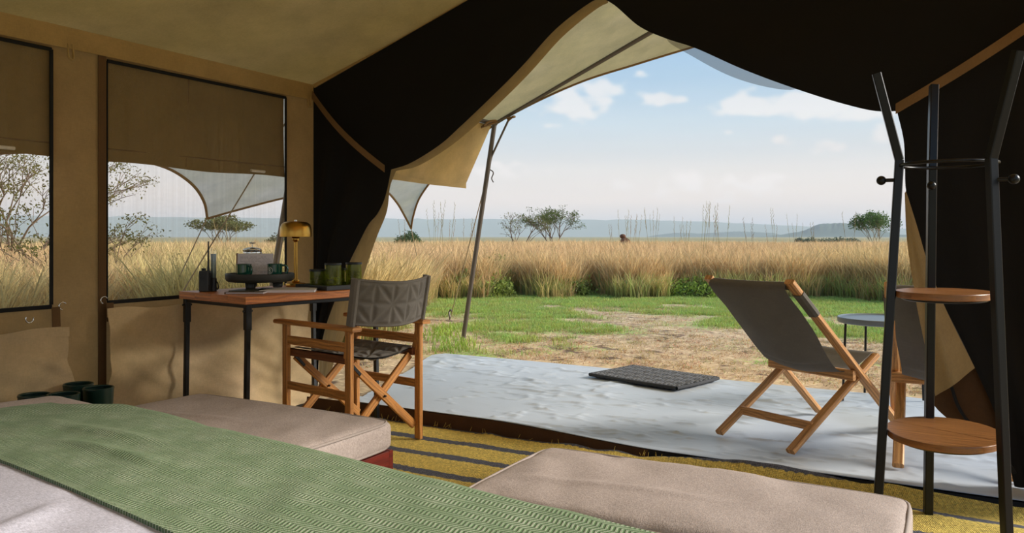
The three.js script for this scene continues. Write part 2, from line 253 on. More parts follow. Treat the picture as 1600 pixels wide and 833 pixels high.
// ------------------------------------------------------------------ door curtains: black inside, tan lining outside
const M_mesh = std('#72757c', { transparent: true, opacity: 0.55, roughness: 1 });
const M_skirt = canvasMat('#604530', 0.02);
{
  const roofL = along([[RX, HR - 0.01], [-2.8, 2.492], [XL + 0.012, HE]]), wallL = along([[XL + 0.012, HE], [XL + 0.012, 1.0], [XL + 0.012, 0.005]]);
  const upL = along([[-1.72, 2.421], [-1.777, 2.405], [-1.995, 2.284], [-2.223, 2.089], [-2.463, 1.904], [-2.646, 1.771], [-2.787, 1.674], [-3.032, 1.562], [-3.174, 1.531]]);
  const loL = along([[-3.174, 1.531], [-3.226, 1.348], [-3.289, 1.245], [-3.353, 1.188], [-3.461, 1.028], [-3.537, 0.904], [-3.627, 0.714], [-3.729, 0.494], [-3.79, 0.272], [-3.82, 0.012]]);
  const upL2 = along([[-1.70, 2.40], [-1.75, 2.385], [-1.975, 2.25], [-2.20, 2.055], [-2.44, 1.87], [-2.625, 1.74], [-2.775, 1.65], [-3.02, 1.545], [-3.174, 1.527]]);
  const loL2 = along([[-3.174, 1.525], [-3.221, 1.43], [-3.248, 1.267], [-3.327, 1.108], [-3.402, 0.943], [-3.468, 0.78], [-3.53, 0.63], [-3.6, 0.45], [-3.7, 0.25], [-3.78, 0.012]]);
  const roofR = along([[RX, HR - 0.01], [-0.64, 2.492], [XR - 0.012, HE]]), wallR = along([[XR - 0.012, HE], [XR - 0.012, 1.0], [XR - 0.012, 0.005]]);
  const upR = along([[-1.72, 2.421], [-1.644, 2.368], [-1.497, 2.23], [-1.354, 2.15], [-1.199, 2.082], [-0.953, 1.946], [-0.706, 1.827], [-0.473, 1.729], [-0.335, 1.685], [-0.25, 1.679]]);
  const loR = along([[-0.25, 1.679], [-0.222, 1.541], [-0.217, 1.423], [-0.212, 1.308], [-0.17, 1.147], [-0.123, 0.964], [-0.105, 0.868], [-0.059, 0.789], [0.057, 0.528], [0.149, 0.29], [0.208, 0.02]]);
  const upR2 = along([[-1.71, 2.45], [-1.6, 2.40], [-1.46, 2.27], [-1.32, 2.18], [-1.18, 2.11], [-0.93, 1.98], [-0.69, 1.86], [-0.46, 1.76], [-0.32, 1.715], [-0.24, 1.7]]);
  const make = (label, up, lo, roof, wall, up2, lo2, s, base) => {
    const g = thing('door_curtain', label, 'curtain', base);
    const fn = (up, lo, w0, amp, sgn) => (u, v) => {
      const o = v < 0.5 ? roof(v * 2) : wall(v * 2 - 1), e = v < 0.5 ? up(v * 2) : lo(v * 2 - 1);
      const fold = amp * (1 - u * u * u) * (0.020 * Math.sin(v * 34 + u * 4) * smooth(u, 0.1, 0.5) * (1 - 0.6 * u) + 0.05 * smooth(u, 0.55, 1) * Math.sin(Math.PI * clamp(v * 2)) * (u < 1 ? 1 : 0.8) + 0.022 * Math.sin(u * 15 + v * 6) * smooth(v, 0.5, 0.62) * smooth(u, 0.05, 0.3));
      return V(lerp(o[0], e[0], u) - base[0], lerp(o[1], e[1], u) - base[1], w0 - sgn * fold - base[2]);
    };
    part('inner_panel', sheet(fn(up, lo, WF - 0.005, 1, 1), 36, 110, 2, 4, 0.003), M.black, g, 'black inner face');
    part('lining', sheet(fn(up2, lo2, WF + 0.045, 0.5, -0.3), 36, 110, 2, 4), M.lining, g, 'tan canvas lining');
    const a = wall(0), b = up(1);
    part('tieback', sheet((u, v) => V(lerp(a[0] + s * 0.05, b[0], u) - base[0], lerp(a[1] - 0.075, b[1], u) + (v - 0.5) * lerp(0.052, 0.046, u) - 0.02 * Math.sin(Math.PI * u) - base[1], WF - 0.075 - 0.045 * Math.sin(Math.PI * u) - base[2]), 30, 3, 0.9, 0.06, 0.004), M.strap, g, 'tan tieback strap');
    return g;
  };
  const cl = make('black door curtain of the tent tied back beside the writing desk', upL, loL, roofL, wallL, upL2, loL2, 1, [-3.6, 0, WF]);
  const cr = make('black door curtain of the tent tied back behind the coat stand', upR, loR, roofR, wallR, upR2, loR, -1, [0.1, 0, WF]);
  // right curtain: lining flap turned inside, insect mesh hem and the brown skirt below
  const fl = along([[-0.215, 1.30], [-0.205, 1.082], [-0.177, 0.866], [-0.165, 0.78], [-0.092, 0.385]]), fr = along([[-0.212, 1.308], [-0.168, 1.147], [-0.12, 0.964], [-0.058, 0.789], [0.06, 0.525]]);
  part('lining_flap', sheet((u, v) => { const a = fl(v), b = fr(v); return V(lerp(a[0], b[0], u) - 0.1, lerp(a[1], b[1], u), -0.03 - 0.04 * Math.sin(u * Math.PI) * v - 0.012 * Math.sin(u * 9 + v * 4) * v); }, 16, 30, 0.25, 1, 0.003), M.lining, cr, 'tan lining turned outward');
  const e0 = (t) => upR(lerp(0.28, 0.72, t));
  part('mesh_hem', sheet((u, v) => { const [x, h] = e0(u), k = 0.055 * Math.sin(Math.PI * u) ** 0.6; return V(x - 0.1 - 0.45 * k * v, h - 0.9 * k * v, -0.012); }, 30, 2, 8, 0.3), M_mesh, cr, 'grey insect mesh hem');
  part('skirt', sheet((u, v) => { const t = lerp(-0.1, 0.225, u), top = lerp(0.39, 0.56, clamp(u * 1.5)) - 0.25 * smooth(u, 0.62, 1), bot = lerp(0.335, 0.12, u ** 0.8); return V(t - 0.1, lerp(top, bot, v), 0.03 - 0.03 * Math.sin(u * 5) * v); }, 20, 8, 0.4, 0.3, 0.003), M_skirt, cr, 'brown canvas skirt');
  part('piping', tube([[-0.13, 0.43, -0.012], [-0.10, 0.34, -0.02], [-0.03, 0.24, -0.02], [0.06, 0.16, -0.02], [0.11, 0.08, -0.02]], 0.008, 30, 6), M.blackTape, cr);
}
// sill of the groundsheet across the doorway
const SW = 3.77, sillH = (x) => 0.082 - 0.045 * smooth(x, -2.3, -1.2);
const sill = (x0, x1) => sheet((u, v) => { const x = lerp(x0, x1, u); return V(x, lerp(0, sillH(x), v), SW - 0.012 + 0.012 * v + 0.008 * noise(x * 2, 5)); }, 60, 3, 4, 0.08, 0.008);
struct('trim_1', sill(-3.62, -1.35), M_skirt, null, 'brown canvas sill across the tent doorway');
struct('trim_2', sill(-1.35, 0.36), M.blackTape, null, 'black canvas sill across the tent doorway');
// lower window covers unrolled and hung from hooks
function cover(label, w0, w1, top, dip) {
  const g = thing('window_cover', label, 'canvas flap', [XL + 0.045, 0, (w0 + w1) / 2]);
  const mid = (w0 + w1) / 2;
  part('panel', sheet((u, v) => {
    const w = lerp(w0, w1, u), t = top - dip * Math.sin(Math.PI * u) + 0.006 * Math.sin(u * 23), b = 0.02 + 0.03 * noise(u * 4, 1), h = lerp(t, b, v), big = smooth(v, 0, 0.3);
    const wr = 0.055 * noise(u * 3.4 + 2, v * 2.2 + 7) + 0.036 * noise(u * 7 + v * 4, v * 3 + 3) + 0.012 * noise(u * 13 - v * 9, v * 7);
    return V(0.022 + wr * (0.2 + 0.95 * big) + 0.05 * v * v, h, w - mid);
  }, 90, 60, w1 - w0, 0.75, 0.003), M.flap, g);
  part('hem', sheet((u, v) => { const w = lerp(w0, w1, u), t = top - dip * Math.sin(Math.PI * u) + 0.006 * Math.sin(u * 23); const wr = 0.009 * noise(u * 3.1 + 2, 7) + 0.006 * noise(u * 7, 3) + 0.003 * noise(u * 13, 0); return V(0.025 + wr, t - 0.045 * v, w - mid); }, 60, 2, w1 - w0, 0.05, 0.003), M.flap, g);
  return g;
}
{
  const c1 = cover('tan window cover hanging below the window nearest the bed', 0.95, 2.31, 0.665, 0.004);
  const c2 = cover('tan window cover hanging wrinkled behind the writing desk', 2.5, 3.95, 0.735, 0.018);
  const ring = (p, x, h, w, tilt) => { const t = new THREE.TorusGeometry(0.018, 0.0035, 8, 20, Math.PI * 1.25); t.rotateY(Math.PI / 2); t.rotateX(tilt); part('hook_ring', move(t, x, h, w), M.chrome, p); };
  ring(c1, 0.01, 0.715, 2.13 - 1.63, 2.6); ring(c1, -0.01, 0.762, 2.30 - 1.63, 0.6); ring(c2, -0.01, 0.775, 2.515 - 3.225, 0.4);
  for (const [p, w] of [[c1, 2.26 - 1.63], [c2, 2.54 - 3.225]]) part('strap', bar([0.006, 0.665, w], [0.0, 0.76, w], 0.006, 0.04, { up: [0, 0, 1], ch: 0.001 }), M.webbing, p);
}
// ------------------------------------------------------------------ outside: ground, plain, hills
const view = (az, d) => { const a = (29.4 - az) * D2R; return [-Math.sin(a) * d, Math.cos(a) * d]; };      // az in degrees right of the photograph's middle -> (x, w)
const greenAt = (x, w) => { const d = Math.hypot(x, w); return clamp(0.20 + smooth(d, 8.2, 12.5) * 0.62 + fbm(x * 0.8 + 40, w * 0.8 + 9, 4) * 0.95 + 0.3 * noise(x * 2.6, w * 2.6) - 0.2 * smooth(d, 8.4, 7.2)); };
{
  const X0 = -17, X1 = 7, W0 = 1, W1 = 25;
  const groundTex = tex(2048, 2048, (u, v) => {
    const x = lerp(X0, X1, u), w = lerp(W0, W1, v), g = greenAt(x, w), n = 0.5 + 0.5 * fbm(x * 8, w * 8, 4), f = noise(x * 46, w * 46) * 0.5 + 0.5, s = noise(x * 90 + 3, w * 31) * 0.5 + 0.5;
    let c = [lerp(0.56, 0.88, n), lerp(0.46, 0.76, n), lerp(0.36, 0.58, n)];
    const dry = clamp((f - 0.55) * 2.2); c = [lerp(c[0], 0.96, dry), lerp(c[1], 0.86, dry), lerp(c[2], 0.68, dry)];
    const k = smooth(g + (s - 0.5) * 0.7 + (f - 0.5) * 0.35, 0.34, 0.66); c = [lerp(c[0], lerp(0.48, 0.70, f), k), lerp(c[1], lerp(0.58, 0.78, f), k), lerp(c[2], lerp(0.27, 0.40, f), k)];
    const soil = smooth(noise(x * 5 + 60, w * 5 + 20) + 0.5 * noise(x * 19, w * 19), 0.55, 0.95) * (1 - k); return [lerp(c[0], 0.40, soil), lerp(c[1], 0.31, soil), lerp(c[2], 0.24, soil)];
  });
  groundTex.wrapS = groundTex.wrapT = THREE.ClampToEdgeWrapping;
  struct('ground', sheet((u, v) => { const x = lerp(X0, X1, u), w = lerp(W0, W1, v); return V(x, -0.02 + 0.012 * fbm(x * 2, w * 2, 3) * smooth(w, 4.3, 5), w); }, 160, 160, 1, 1), std('#ffffff', { map: groundTex, roughness: 1 }), null, 'patchy lawn of green and straw coloured grass');
  const plainTex = tex(256, 256, (u, v) => { const k = 0.9 + 0.14 * fbm(u * 8, v * 8, 4, 8, 8); return [k, k, k * 0.97]; }, { repeat: [60, 60] });
  const disc = new THREE.CircleGeometry(9000, 96); disc.rotateX(-Math.PI / 2); disc.translate(0, -0.06, 0);
  struct('ground_plain', disc, std('#a99a6a', { map: plainTex, roughness: 1 }), null, 'open savanna plain reaching to the hills');
}
function hill(name, label, ridge, d, depth, mat) {                   // ridge: [azimuth deg, height m]; slopes towards the tent
  const n = 160, at = (t) => { const az = lerp(ridge[0][0], ridge[ridge.length - 1][0], t); let i = 1; while (i < ridge.length - 1 && az > ridge[i][0]) i++; const k = clamp((az - ridge[i - 1][0]) / (ridge[i][0] - ridge[i - 1][0])); return [az, lerp(ridge[i - 1][1], ridge[i][1], k)]; };
  const g = sheet((u, v) => { const [az, h0] = at(u), rough = 1 + 0.05 * fbm(az * 3, 2, 4) + 0.03 * noise(az * 22, 5), k = smooth(v, 0, 0.42) * (1 - smooth(v, 0.7, 1)); const [x, w] = view(az, d + depth * (v - 0.4)); return V(x, h0 * k * (k > 0.96 ? rough : 1 + 0.12 * noise(az * 8, v * 6) * k) - 0.5, w); }, n, 24, 30, 6);
  return struct(name, g, mat, null, label);
}
const M_hill = std('#6f7a4e', { roughness: 1 }), M_mesa = std('#46583f', { roughness: 1 });
hill('escarpment_hill', 'long pale blue escarpment along the horizon', [[-60, 150], [-36, 150], [-20, 148], [-8, 150], [3, 146], [10, 138], [14, 122], [18, 96], [21, 76], [26, 60], [40, 60], [60, 80]], 6500, 1500, M_hill);
hill('plateau_hill', 'low flat hill left of the table hill', [[9.5, 0.2], [10.6, 12], [11.6, 19], [12.6, 19], [13.2, 15], [14.2, 19], [15.6, 25], [16.6, 24], [17.6, 20], [18.2, 18], [19, 5], [20, 0.2]], 3600, 500, M_mesa);
hill('table_hill', 'blue flat-topped table hill beside the lone tree', [[16.8, 0.3], [18.6, 7], [20.2, 20], [20.8, 33], [21.2, 41], [21.8, 42], [22.6, 44], [23.3, 41], [23.9, 38], [24.6, 24], [26, 8], [28.5, 4], [31, 0.3]], 2600, 420, M_mesa);
scene.fog = new THREE.FogExp2(new THREE.Color(0.91, 0.965, 1.0), 0.0002);

// ------------------------------------------------------------------ grass
const M_grass = phys('#ffffff', { vertexColors: true, transmission: 0.35, thickness: 0, ior: 1.15, roughness: 1 });
function tuft(seed, { n, h, spread, wide, lean, base, mid, tip, head = 0 }) {
  const r = rng(seed), pos = [], col = [];
  const mixc = (a, b, t) => [lerp(a[0], b[0], t), lerp(a[1], b[1], t), lerp(a[2], b[2], t)];
  for (let i = 0; i < n; i++) {
    const a = r() * 6.283, rad = Math.sqrt(r()) * spread, bx = Math.cos(a) * rad, bz = Math.sin(a) * rad, H = h * (0.55 + 0.5 * r()), la = r() * 6.283, le = lean * H * (0.2 + r()), w = wide * (0.6 + 0.7 * r()), ta = r() * 6.283;
    const wx = Math.cos(ta) * w / 2, wz = Math.sin(ta) * w / 2, k = 0.8 + 0.4 * r();
    const P = (t) => [bx + Math.cos(la) * le * t * t, H * t * (1 - 0.12 * t * le / H), bz + Math.sin(la) * le * t * t];
    const ts = [0, 0.5, 0.85, 1], ws = head ? [0.7, 0.6, head, 0.1] : [1, 0.8, 0.45, 0];
    for (let s = 0; s < 3; s++) {
      const p = P(ts[s]), q = P(ts[s + 1]), a1 = ws[s], b1 = ws[s + 1], cA = ts[s] < 0.5 ? mixc(base, mid, ts[s] * 2) : mixc(mid, tip, ts[s] * 2 - 1), cB = ts[s + 1] < 0.5 ? mixc(base, mid, ts[s + 1] * 2) : mixc(mid, tip, ts[s + 1] * 2 - 1);
      const A = [p[0] - wx * a1, p[1], p[2] - wz * a1], B = [p[0] + wx * a1, p[1], p[2] + wz * a1], C = [q[0] + wx * b1, q[1], q[2] + wz * b1], D = [q[0] - wx * b1, q[1], q[2] - wz * b1];
      pos.push(...A, ...B, ...C); for (const c of [cA, cA, cB]) col.push(c[0] * k, c[1] * k, c[2] * k);
      if (b1 > 0) { pos.push(...A, ...C, ...D); for (const c of [cA, cB, cB]) col.push(c[0] * k, c[1] * k, c[2] * k); }
    }
  }
  const g = tri(pos); g.setAttribute('color', new THREE.Float32BufferAttribute(col, 3)); return g;
}
function scatter(name, label, geo, list, mat = M_grass) {
  const m = shadowed(new THREE.InstancedMesh(geo, mat, list.length)), o = new THREE.Object3D(), c = new THREE.Color(); m.name = numbered(name);
  list.forEach((p, i) => { o.position.set(p.x, p.y ?? -0.02, -p.w); o.rotation.set(0, p.turn, 0); o.scale.set(p.s * (p.fat ?? 1), p.s * (p.tall ?? 1), p.s * (p.fat ?? 1)); o.updateMatrix(); m.setMatrixAt(i, o.matrix); m.setColorAt(i, c.setRGB(...p.c)); });
  m.userData = { kind: 'stuff', label, category: 'grass' }; scene.add(m); return m;
}
const edgeAt = (az) => { const t = smooth(az, -12, -3); return lerp(9.0, 15.4, t) + 0.7 * noise(az * 0.5 + 30, 3) + 0.3 * noise(az * 2 + 3, 8); };   // where the tall grass begins
{
  const r = rng(21), dry = [[], [], []], green = [], weeds = [];
  const put = (az, d, s, list, c, more = {}) => { const [x, w] = view(az, d); list.push({ x, w, turn: r() * 6.283, s, c, ...more }); };
  for (let i = 0; i < 38000; i++) {
    const az = -58 + r() * 108, u = r(), e = edgeAt(az), d = e + Math.pow(u, 1.9) * 50, near = smooth(d - e, 4, 0), [x, w] = view(az, d);
    const patch = fbm(x * 0.2 + 9, w * 0.2, 3), g = clamp(near * 0.45 + patch * 0.7) + smooth(az, -10, -16) * smooth(fbm(x * 0.5 + 3, w * 0.5, 2), -0.05, 0.35) * 0.8, k = 0.82 + 0.36 * r(), far = smooth(d, 24, 60), s = (0.80 + 0.3 * r()) * lerp(1, 0.8, smooth(d, 18, 48)) * (1 - 0.35 * near * r()) * (1 + 0.12 * patch);
    put(az, d, s, dry[(r() * 3) | 0], [k * lerp(1, 0.86, g), k * lerp(1, 1.02, g), k * lerp(1, 0.8, g)], { fat: 1 + far * 1.5 });
  }
  for (let i = 0; i < 4200; i++) { const az = -42 + r() * 82, e = edgeAt(az), [x, w] = view(az, e), m = 0.55 + smooth(fbm(x * 0.6 + 70, w * 0.6 + 4, 3), -0.12, 0.25) + (az < -10 ? 0.35 : 0); if (r() < m) { const q = r(); put(az, e - 0.45 + r() * r() * 3.5, 0.35 + 0.55 * r(), green, q < 0.45 ? [1.35 + 0.4 * r(), 0.98 + 0.3 * r(), 1.2 + 0.4 * r()] : [0.8 + 0.4 * r(), 0.85 + 0.3 * r(), 0.75 + 0.3 * r()]); }; }
  const D = { base: [0.50, 0.40, 0.19], mid: [0.66, 0.45, 0.21], tip: [0.80, 0.55, 0.29] };
  dry.forEach((list, i) => scatter('tall_grass', ['tall dry golden savanna grass behind the lawn', 'tall straw coloured savanna grass behind the lawn', 'tall pale tan savanna grass behind the lawn'][i], tuft(31 + i, { n: 30, h: 1.0, spread: 0.3, wide: 0.010, lean: 0.42 + 0.1 * i, head: 1.25, base: D.base, mid: D.mid.map((c, k) => c * (1 + [0.05, -0.03, 0.06][i] * (k ? 1 : 0.6))), tip: D.tip.map((c) => c * (1 - 0.05 * i)) }), list));
  scatter('green_grass', 'green leafy grass along the foot of the tall dry grass', tuft(41, { n: 34, h: 0.62, spread: 0.24, wide: 0.017, lean: 0.6, base: [0.28, 0.29, 0.10], mid: [0.38, 0.40, 0.13], tip: [0.56, 0.53, 0.20] }), green);
  const lawn = [], straw = [];
  for (let i = 0; i < 90000 && lawn.length < 22000; i++) { const az = -28 + r() * 64, d = 6.1 + Math.sqrt(r()) * 10.5, [x, w] = view(az, d); if (d > edgeAt(az) + 0.6 || (x > -4.45 && w < 6.35)) continue; const g = greenAt(x, w) + 0.25 * noise(x * 3, w * 3); if (r() < smooth(g, 0.32, 0.8)) put(az, d, 0.6 + 0.7 * r() * r(), lawn, [0.75 + 0.5 * r(), 0.8 + 0.4 * r(), 0.7 + 0.4 * r()]); }
  for (let i = 0; i < 9000; i++) { const az = -28 + r() * 64, d = 6.0 + r() * 8.5, [x, w] = view(az, d); if (x > -4.4 && w < 6.3) continue; put(az, d, 0.6 + 0.8 * r(), straw, [0.7 + 0.5 * r(), 0.7 + 0.45 * r(), 0.7 + 0.4 * r()], { tall: 0.5 }); }
  for (const [px, d, k] of [[-4.4, 9.4, 25], [-4.3, 8.2, 18]]) for (let i = 0; i < k; i++) put(px + (r() - 0.5) * 3.2, d + (r() - 0.5) * 1.1, 1 + r(), lawn, [0.8 + 0.3 * r(), 0.95 + 0.3 * r(), 0.7]);
  scatter('lawn_grass', 'short green grass growing in patches on the lawn', tuft(51, { n: 14, h: 0.07, spread: 0.08, wide: 0.006, lean: 0.7, base: [0.27, 0.32, 0.08], mid: [0.35, 0.44, 0.12], tip: [0.46, 0.54, 0.18] }), lawn);
  scatter('straw_grass', 'short dry straw lying over the lawn', tuft(52, { n: 12, h: 0.05, spread: 0.09, wide: 0.005, lean: 1.6, base: [0.45, 0.32, 0.16], mid: [0.55, 0.41, 0.22], tip: [0.62, 0.48, 0.28] }), straw);
  // tall seeded stalks that rise above the horizon
  const stalks = []; for (let i = 0; i < 36; i++) { const az = [-8, -6.5, -5.4, -3.2, -4.4, 8, 10, 12.6, 13.2, 14.2, 16.5, 19, 22, 24, -15, -19, 11.4, 9.2][(r() * 18) | 0] + (r() - 0.5) * 2.4, d = 17 + r() * 12; put(az, d, 1, stalks, [0.8 + 0.3 * r(), 0.8 + 0.3 * r(), 0.8], { tall: 0.95 + 0.35 * r() }); }
  const sg = []; { const q = rng(8); for (let i = 0; i < 2; i++) { const a = q() * 6, x = Math.cos(a) * 0.22, z = Math.sin(a) * 0.22; sg.push(rod([0, 0, 0], [x, 1.25, z], 0.0045, 0.003, 4)); for (let k = 0; k < 7; k++) { const t = 1.05 + k * 0.065; sg.push(rod([x * t / 1.25, t, z * t / 1.25], [x * t / 1.25 + (q() - 0.5) * 0.07, t + 0.07, z * t / 1.25 + (q() - 0.5) * 0.07], 0.006, 0.002, 4)); } } }
  scatter('seed_stalk', 'thin seeded stalks rising above the tall grass', join(sg), stalks, std('#9a8560', { roughness: 1 }));
}
// ------------------------------------------------------------------ trees, bushes, mound
function leafCloud(r, centres, n, size, rad, flat = 1) {
  const pos = [];
  for (const c of centres) for (let i = 0; i < n; i++) {
    const v = new THREE.Vector3(r() - 0.5, (r() - 0.5) * flat, r() - 0.5).multiplyScalar(rad * 2).add(c), a = new THREE.Vector3(r() - 0.5, r() - 0.5, r() - 0.5).normalize(), b = new THREE.Vector3(r() - 0.5, r() - 0.5, r() - 0.5).cross(a).normalize(), s = size * (0.6 + 0.8 * r());
    const p = [v.clone().addScaledVector(a, s), v.clone().addScaledVector(b, s * 0.45), v.clone().addScaledVector(a, -s), v.clone().addScaledVector(b, -s * 0.45)];
    for (const k of [0, 1, 2, 0, 2, 3]) pos.push(p[k].x, p[k].y, p[k].z);
  }
  return tri(pos);
}
const leafMat = (c) => phys(c, { transmission: 0.35, thickness: 0, ior: 1.15, roughness: 1 });
const M_bark = std('#6b5846', { roughness: 1 }), M_barkPale = std('#9c8a70', { roughness: 1 });
function tree(label, [x, w], { seed, height, spread, stems, levels, splay, leaf, leafN, leafSize, leafRad, bark = M_bark, flat = 0.6, thick = 0.03, bare = 0 }) {
  const r = rng(seed), g = thing('savanna_tree', label, 'tree', [x, -0.05, w]), limbs = [], tips = [], up = new THREE.Vector3(0, 1, 0);
  const grow = (p, dir, len, rad, lv) => {
    const bend = dir.clone().add(new THREE.Vector3((r() - 0.5) * 0.35, (r() - 0.3) * 0.25, (r() - 0.5) * 0.35)).normalize(), mid = p.clone().addScaledVector(dir, len * 0.5), end = mid.clone().addScaledVector(bend, len * 0.5);
    limbs.push(rod(p, mid, rad, rad * 0.85, lv > 2 ? 4 : 6), rod(mid, end, rad * 0.85, rad * 0.68, lv > 2 ? 4 : 6));
    if (lv >= levels) { tips.push(end); return; }
    if (lv >= levels - 1) tips.push(mid.clone());
    const n = 2 + (r() < 0.55 ? 1 : 0);
    for (let i = 0; i < n; i++) {
      const a = r() * 6.283, s = splay * (0.5 + 0.8 * r()), side = new THREE.Vector3(Math.cos(a), 0, Math.sin(a));
      const d = bend.clone().addScaledVector(side, s).addScaledVector(up, lv >= 2 ? -0.10 : 0.1).normalize(); if (d.y < 0.02) d.y = 0.02 + 0.1 * r();
      grow(end, d.normalize(), len * (0.66 + 0.2 * r()), rad * 0.66, lv + 1);
    }
  };
  for (let i = 0; i < stems; i++) { const a = (i / stems) * 6.283 + r() * 0.8, t = spread * (0.45 + 0.75 * r()); grow(new THREE.Vector3(Math.cos(a) * 0.06, 0, Math.sin(a) * 0.06), new THREE.Vector3(Math.cos(a) * t, 1, Math.sin(a) * t).normalize(), 1, thick, 1); }
  let top = 0; for (const t of tips) top = Math.max(top, t.y); const k = height / top;
  const trunk = join(limbs); trunk.scale(k, k, k); part('trunk', trunk, bark, g);
  const live = tips.filter(() => r() >= bare).map((t) => t.multiplyScalar(k)); part('foliage', leafCloud(r, live, leafN, leafSize, leafRad, flat), leafMat(leaf), g).userData.kind = 'stuff';
  return g;
}
tree('larger umbrella thorn tree of the pair above the grass', view(3.05, 64), { seed: 7, height: 3.5, spread: 0.68, stems: 5, levels: 5, splay: 0.62, leaf: '#5d6b34', leafN: 13, leafSize: 0.06, leafRad: 0.3, thick: 0.045 });
tree('smaller sparse thorn tree left of the bigger umbrella tree', view(0.6, 53), { seed: 14, height: 2.8, spread: 0.85, stems: 4, levels: 5, splay: 0.6, leaf: '#77774a', leafN: 4, leafSize: 0.06, leafRad: 0.22, thick: 0.04, bare: 0.35 });
tree('lone round green tree at the right beside the table hill', view(24.6, 74), { seed: 23, height: 3.2, spread: 0.5, stems: 6, levels: 5, splay: 0.42, leaf: '#58703a', leafN: 8, leafSize: 0.09, leafRad: 0.28, thick: 0.035, bark: M_barkPale, flat: 1 });
tree('tall feathery thorn tree close outside the left window', view(-32.3, 15.5), { seed: 31, height: 2.95, spread: 0.55, stems: 3, levels: 5, splay: 0.55, leaf: '#6d6a38', leafN: 22, leafSize: 0.022, leafRad: 0.16, flat: 0.5, thick: 0.035 });
tree('low thorn tree with bare twigs reaching into the second window', view(-28.9, 11.6), { seed: 38, height: 1.62, spread: 1.3, stems: 4, levels: 5, splay: 0.55, leaf: '#5e5f30', leafN: 14, leafSize: 0.02, leafRad: 0.12, flat: 0.5, thick: 0.035, bare: 0.3 });
tree('flat wide umbrella tree seen through the window behind the desk', view(-20.1, 66), { seed: 44, height: 2.75, spread: 1.5, stems: 5, levels: 5, splay: 0.75, leaf: '#686c40', leafN: 14, leafSize: 0.1, leafRad: 0.36, flat: 0.4, thick: 0.04 });
function bush(label, [x, w], sx, sh, leaf, seed, n = 900, size = 0.05, rough = 0) {
  const r = rng(seed), g = thing('bush', label, 'bush', [x, -0.05, w]), c = [], st = [];
  for (let i = 0; i < n; i++) { const a = r() * 6.283, e = Math.acos(r()), q = rough ? 0.55 + 0.6 * r() * (0.7 + 0.5 * noise(a * 3 + seed, e * 4)) : 0.75 + 0.3 * r(); c.push(new THREE.Vector3(Math.cos(a) * Math.sin(e) * sx * q, Math.cos(e) * sh * q * (1 + 0.15 * noise(a * 2, e * 3)), Math.sin(a) * Math.sin(e) * sx * q)); }
  for (let i = 0; i < 9; i++) { const p = c[(r() * n) | 0]; st.push(rod([0, 0, 0], p, 0.02, 0.006, 5)); }
  part('stem', st, M_bark, g); part('foliage', leafCloud(r, c, 5, size, size * 2), leafMat(leaf), g).userData.kind = 'stuff';
}
bush('round dark green bush beyond the grass beside the awning corner', view(-7.45, 46), 0.98, 1.38, '#4f6136', 3, 900, 0.055);
bush('small dark bush seen through the window near the lamp', view(-16.4, 60), 1.1, 1.25, '#5c603a', 4, 500, 0.07);
[[-1.5, 15.3, 0.5, 0.8, '#858a4c'], [-1.2, 14.5, 0.36, 0.4, '#8f994a'], [-3.2, 14.9, 0.5, 0.6, '#738545'], [4.0, 15.0, 0.55, 0.42, '#7d8a45'], [13.0, 15.2, 0.7, 0.4, '#7e9440'], [8.0, 15.3, 0.5, 0.34, '#87964a']].forEach(([az, d, sx, sh, c], i) => bush(['tall leafy green weed clump right of the awning pole', 'bright green low weed bush on the lawn edge beside the awning pole', 'dull green weed clump left of the awning pole', 'olive weed clump in the middle of the grass edge', 'green weed clump on the grass edge behind the left lounge chair', 'low green weed clump on the grass edge near the doormat'][i], view(az, d), sx, sh, c, 60 + i, 420, 0.035, 1));
[[19.9, 190], [20.6, 130], [21.7, 150], [22.5, 120], [23.2, 170]].forEach(([az, d], i) => bush(`${['leftmost', 'second from the left', 'middle one', 'second from the right', 'rightmost'][i]} of five tiny dark bushes on the plain below the table hill`, view(az, d), 0.9 + 0.5 * (i % 3), 0.75 + 0.15 * (i % 2), '#6a7058', 80 + i, 120, 0.15));
for (const o of scene.children) if (o.userData.label?.includes('five tiny dark bushes')) o.userData.group = 'tiny bushes on the plain';
{
  const r = rng(3), [x, w] = view(8.1, 34), g = thing('termite_mound', 'dark brown termite mound with a knobbed peak above the grass', 'termite mound', [x, -0.05, w]);
  part('mound', sheet((u, v) => { const a = u * 6.283, k = 1 - v, rr = 0.62 * Math.pow(k, 0.9) + 0.10 * Math.sqrt(clamp(k * 9)) + 0.035 * noise(a * 2, v * 7, 12, 256); return V(Math.cos(a) * rr * (Math.cos(a) > 0 ? 1 + 0.9 * k : 0.75) - 0.05, v * 1.16, Math.sin(a) * rr * 0.8); }, 28, 24, 3, 1), M.soil, g);
  const k = new THREE.SphereGeometry(0.115, 14, 10); k.scale(1.15, 0.85, 1); part('knob', move(k, -0.1, 1.17, 0), M.soil, g);
}
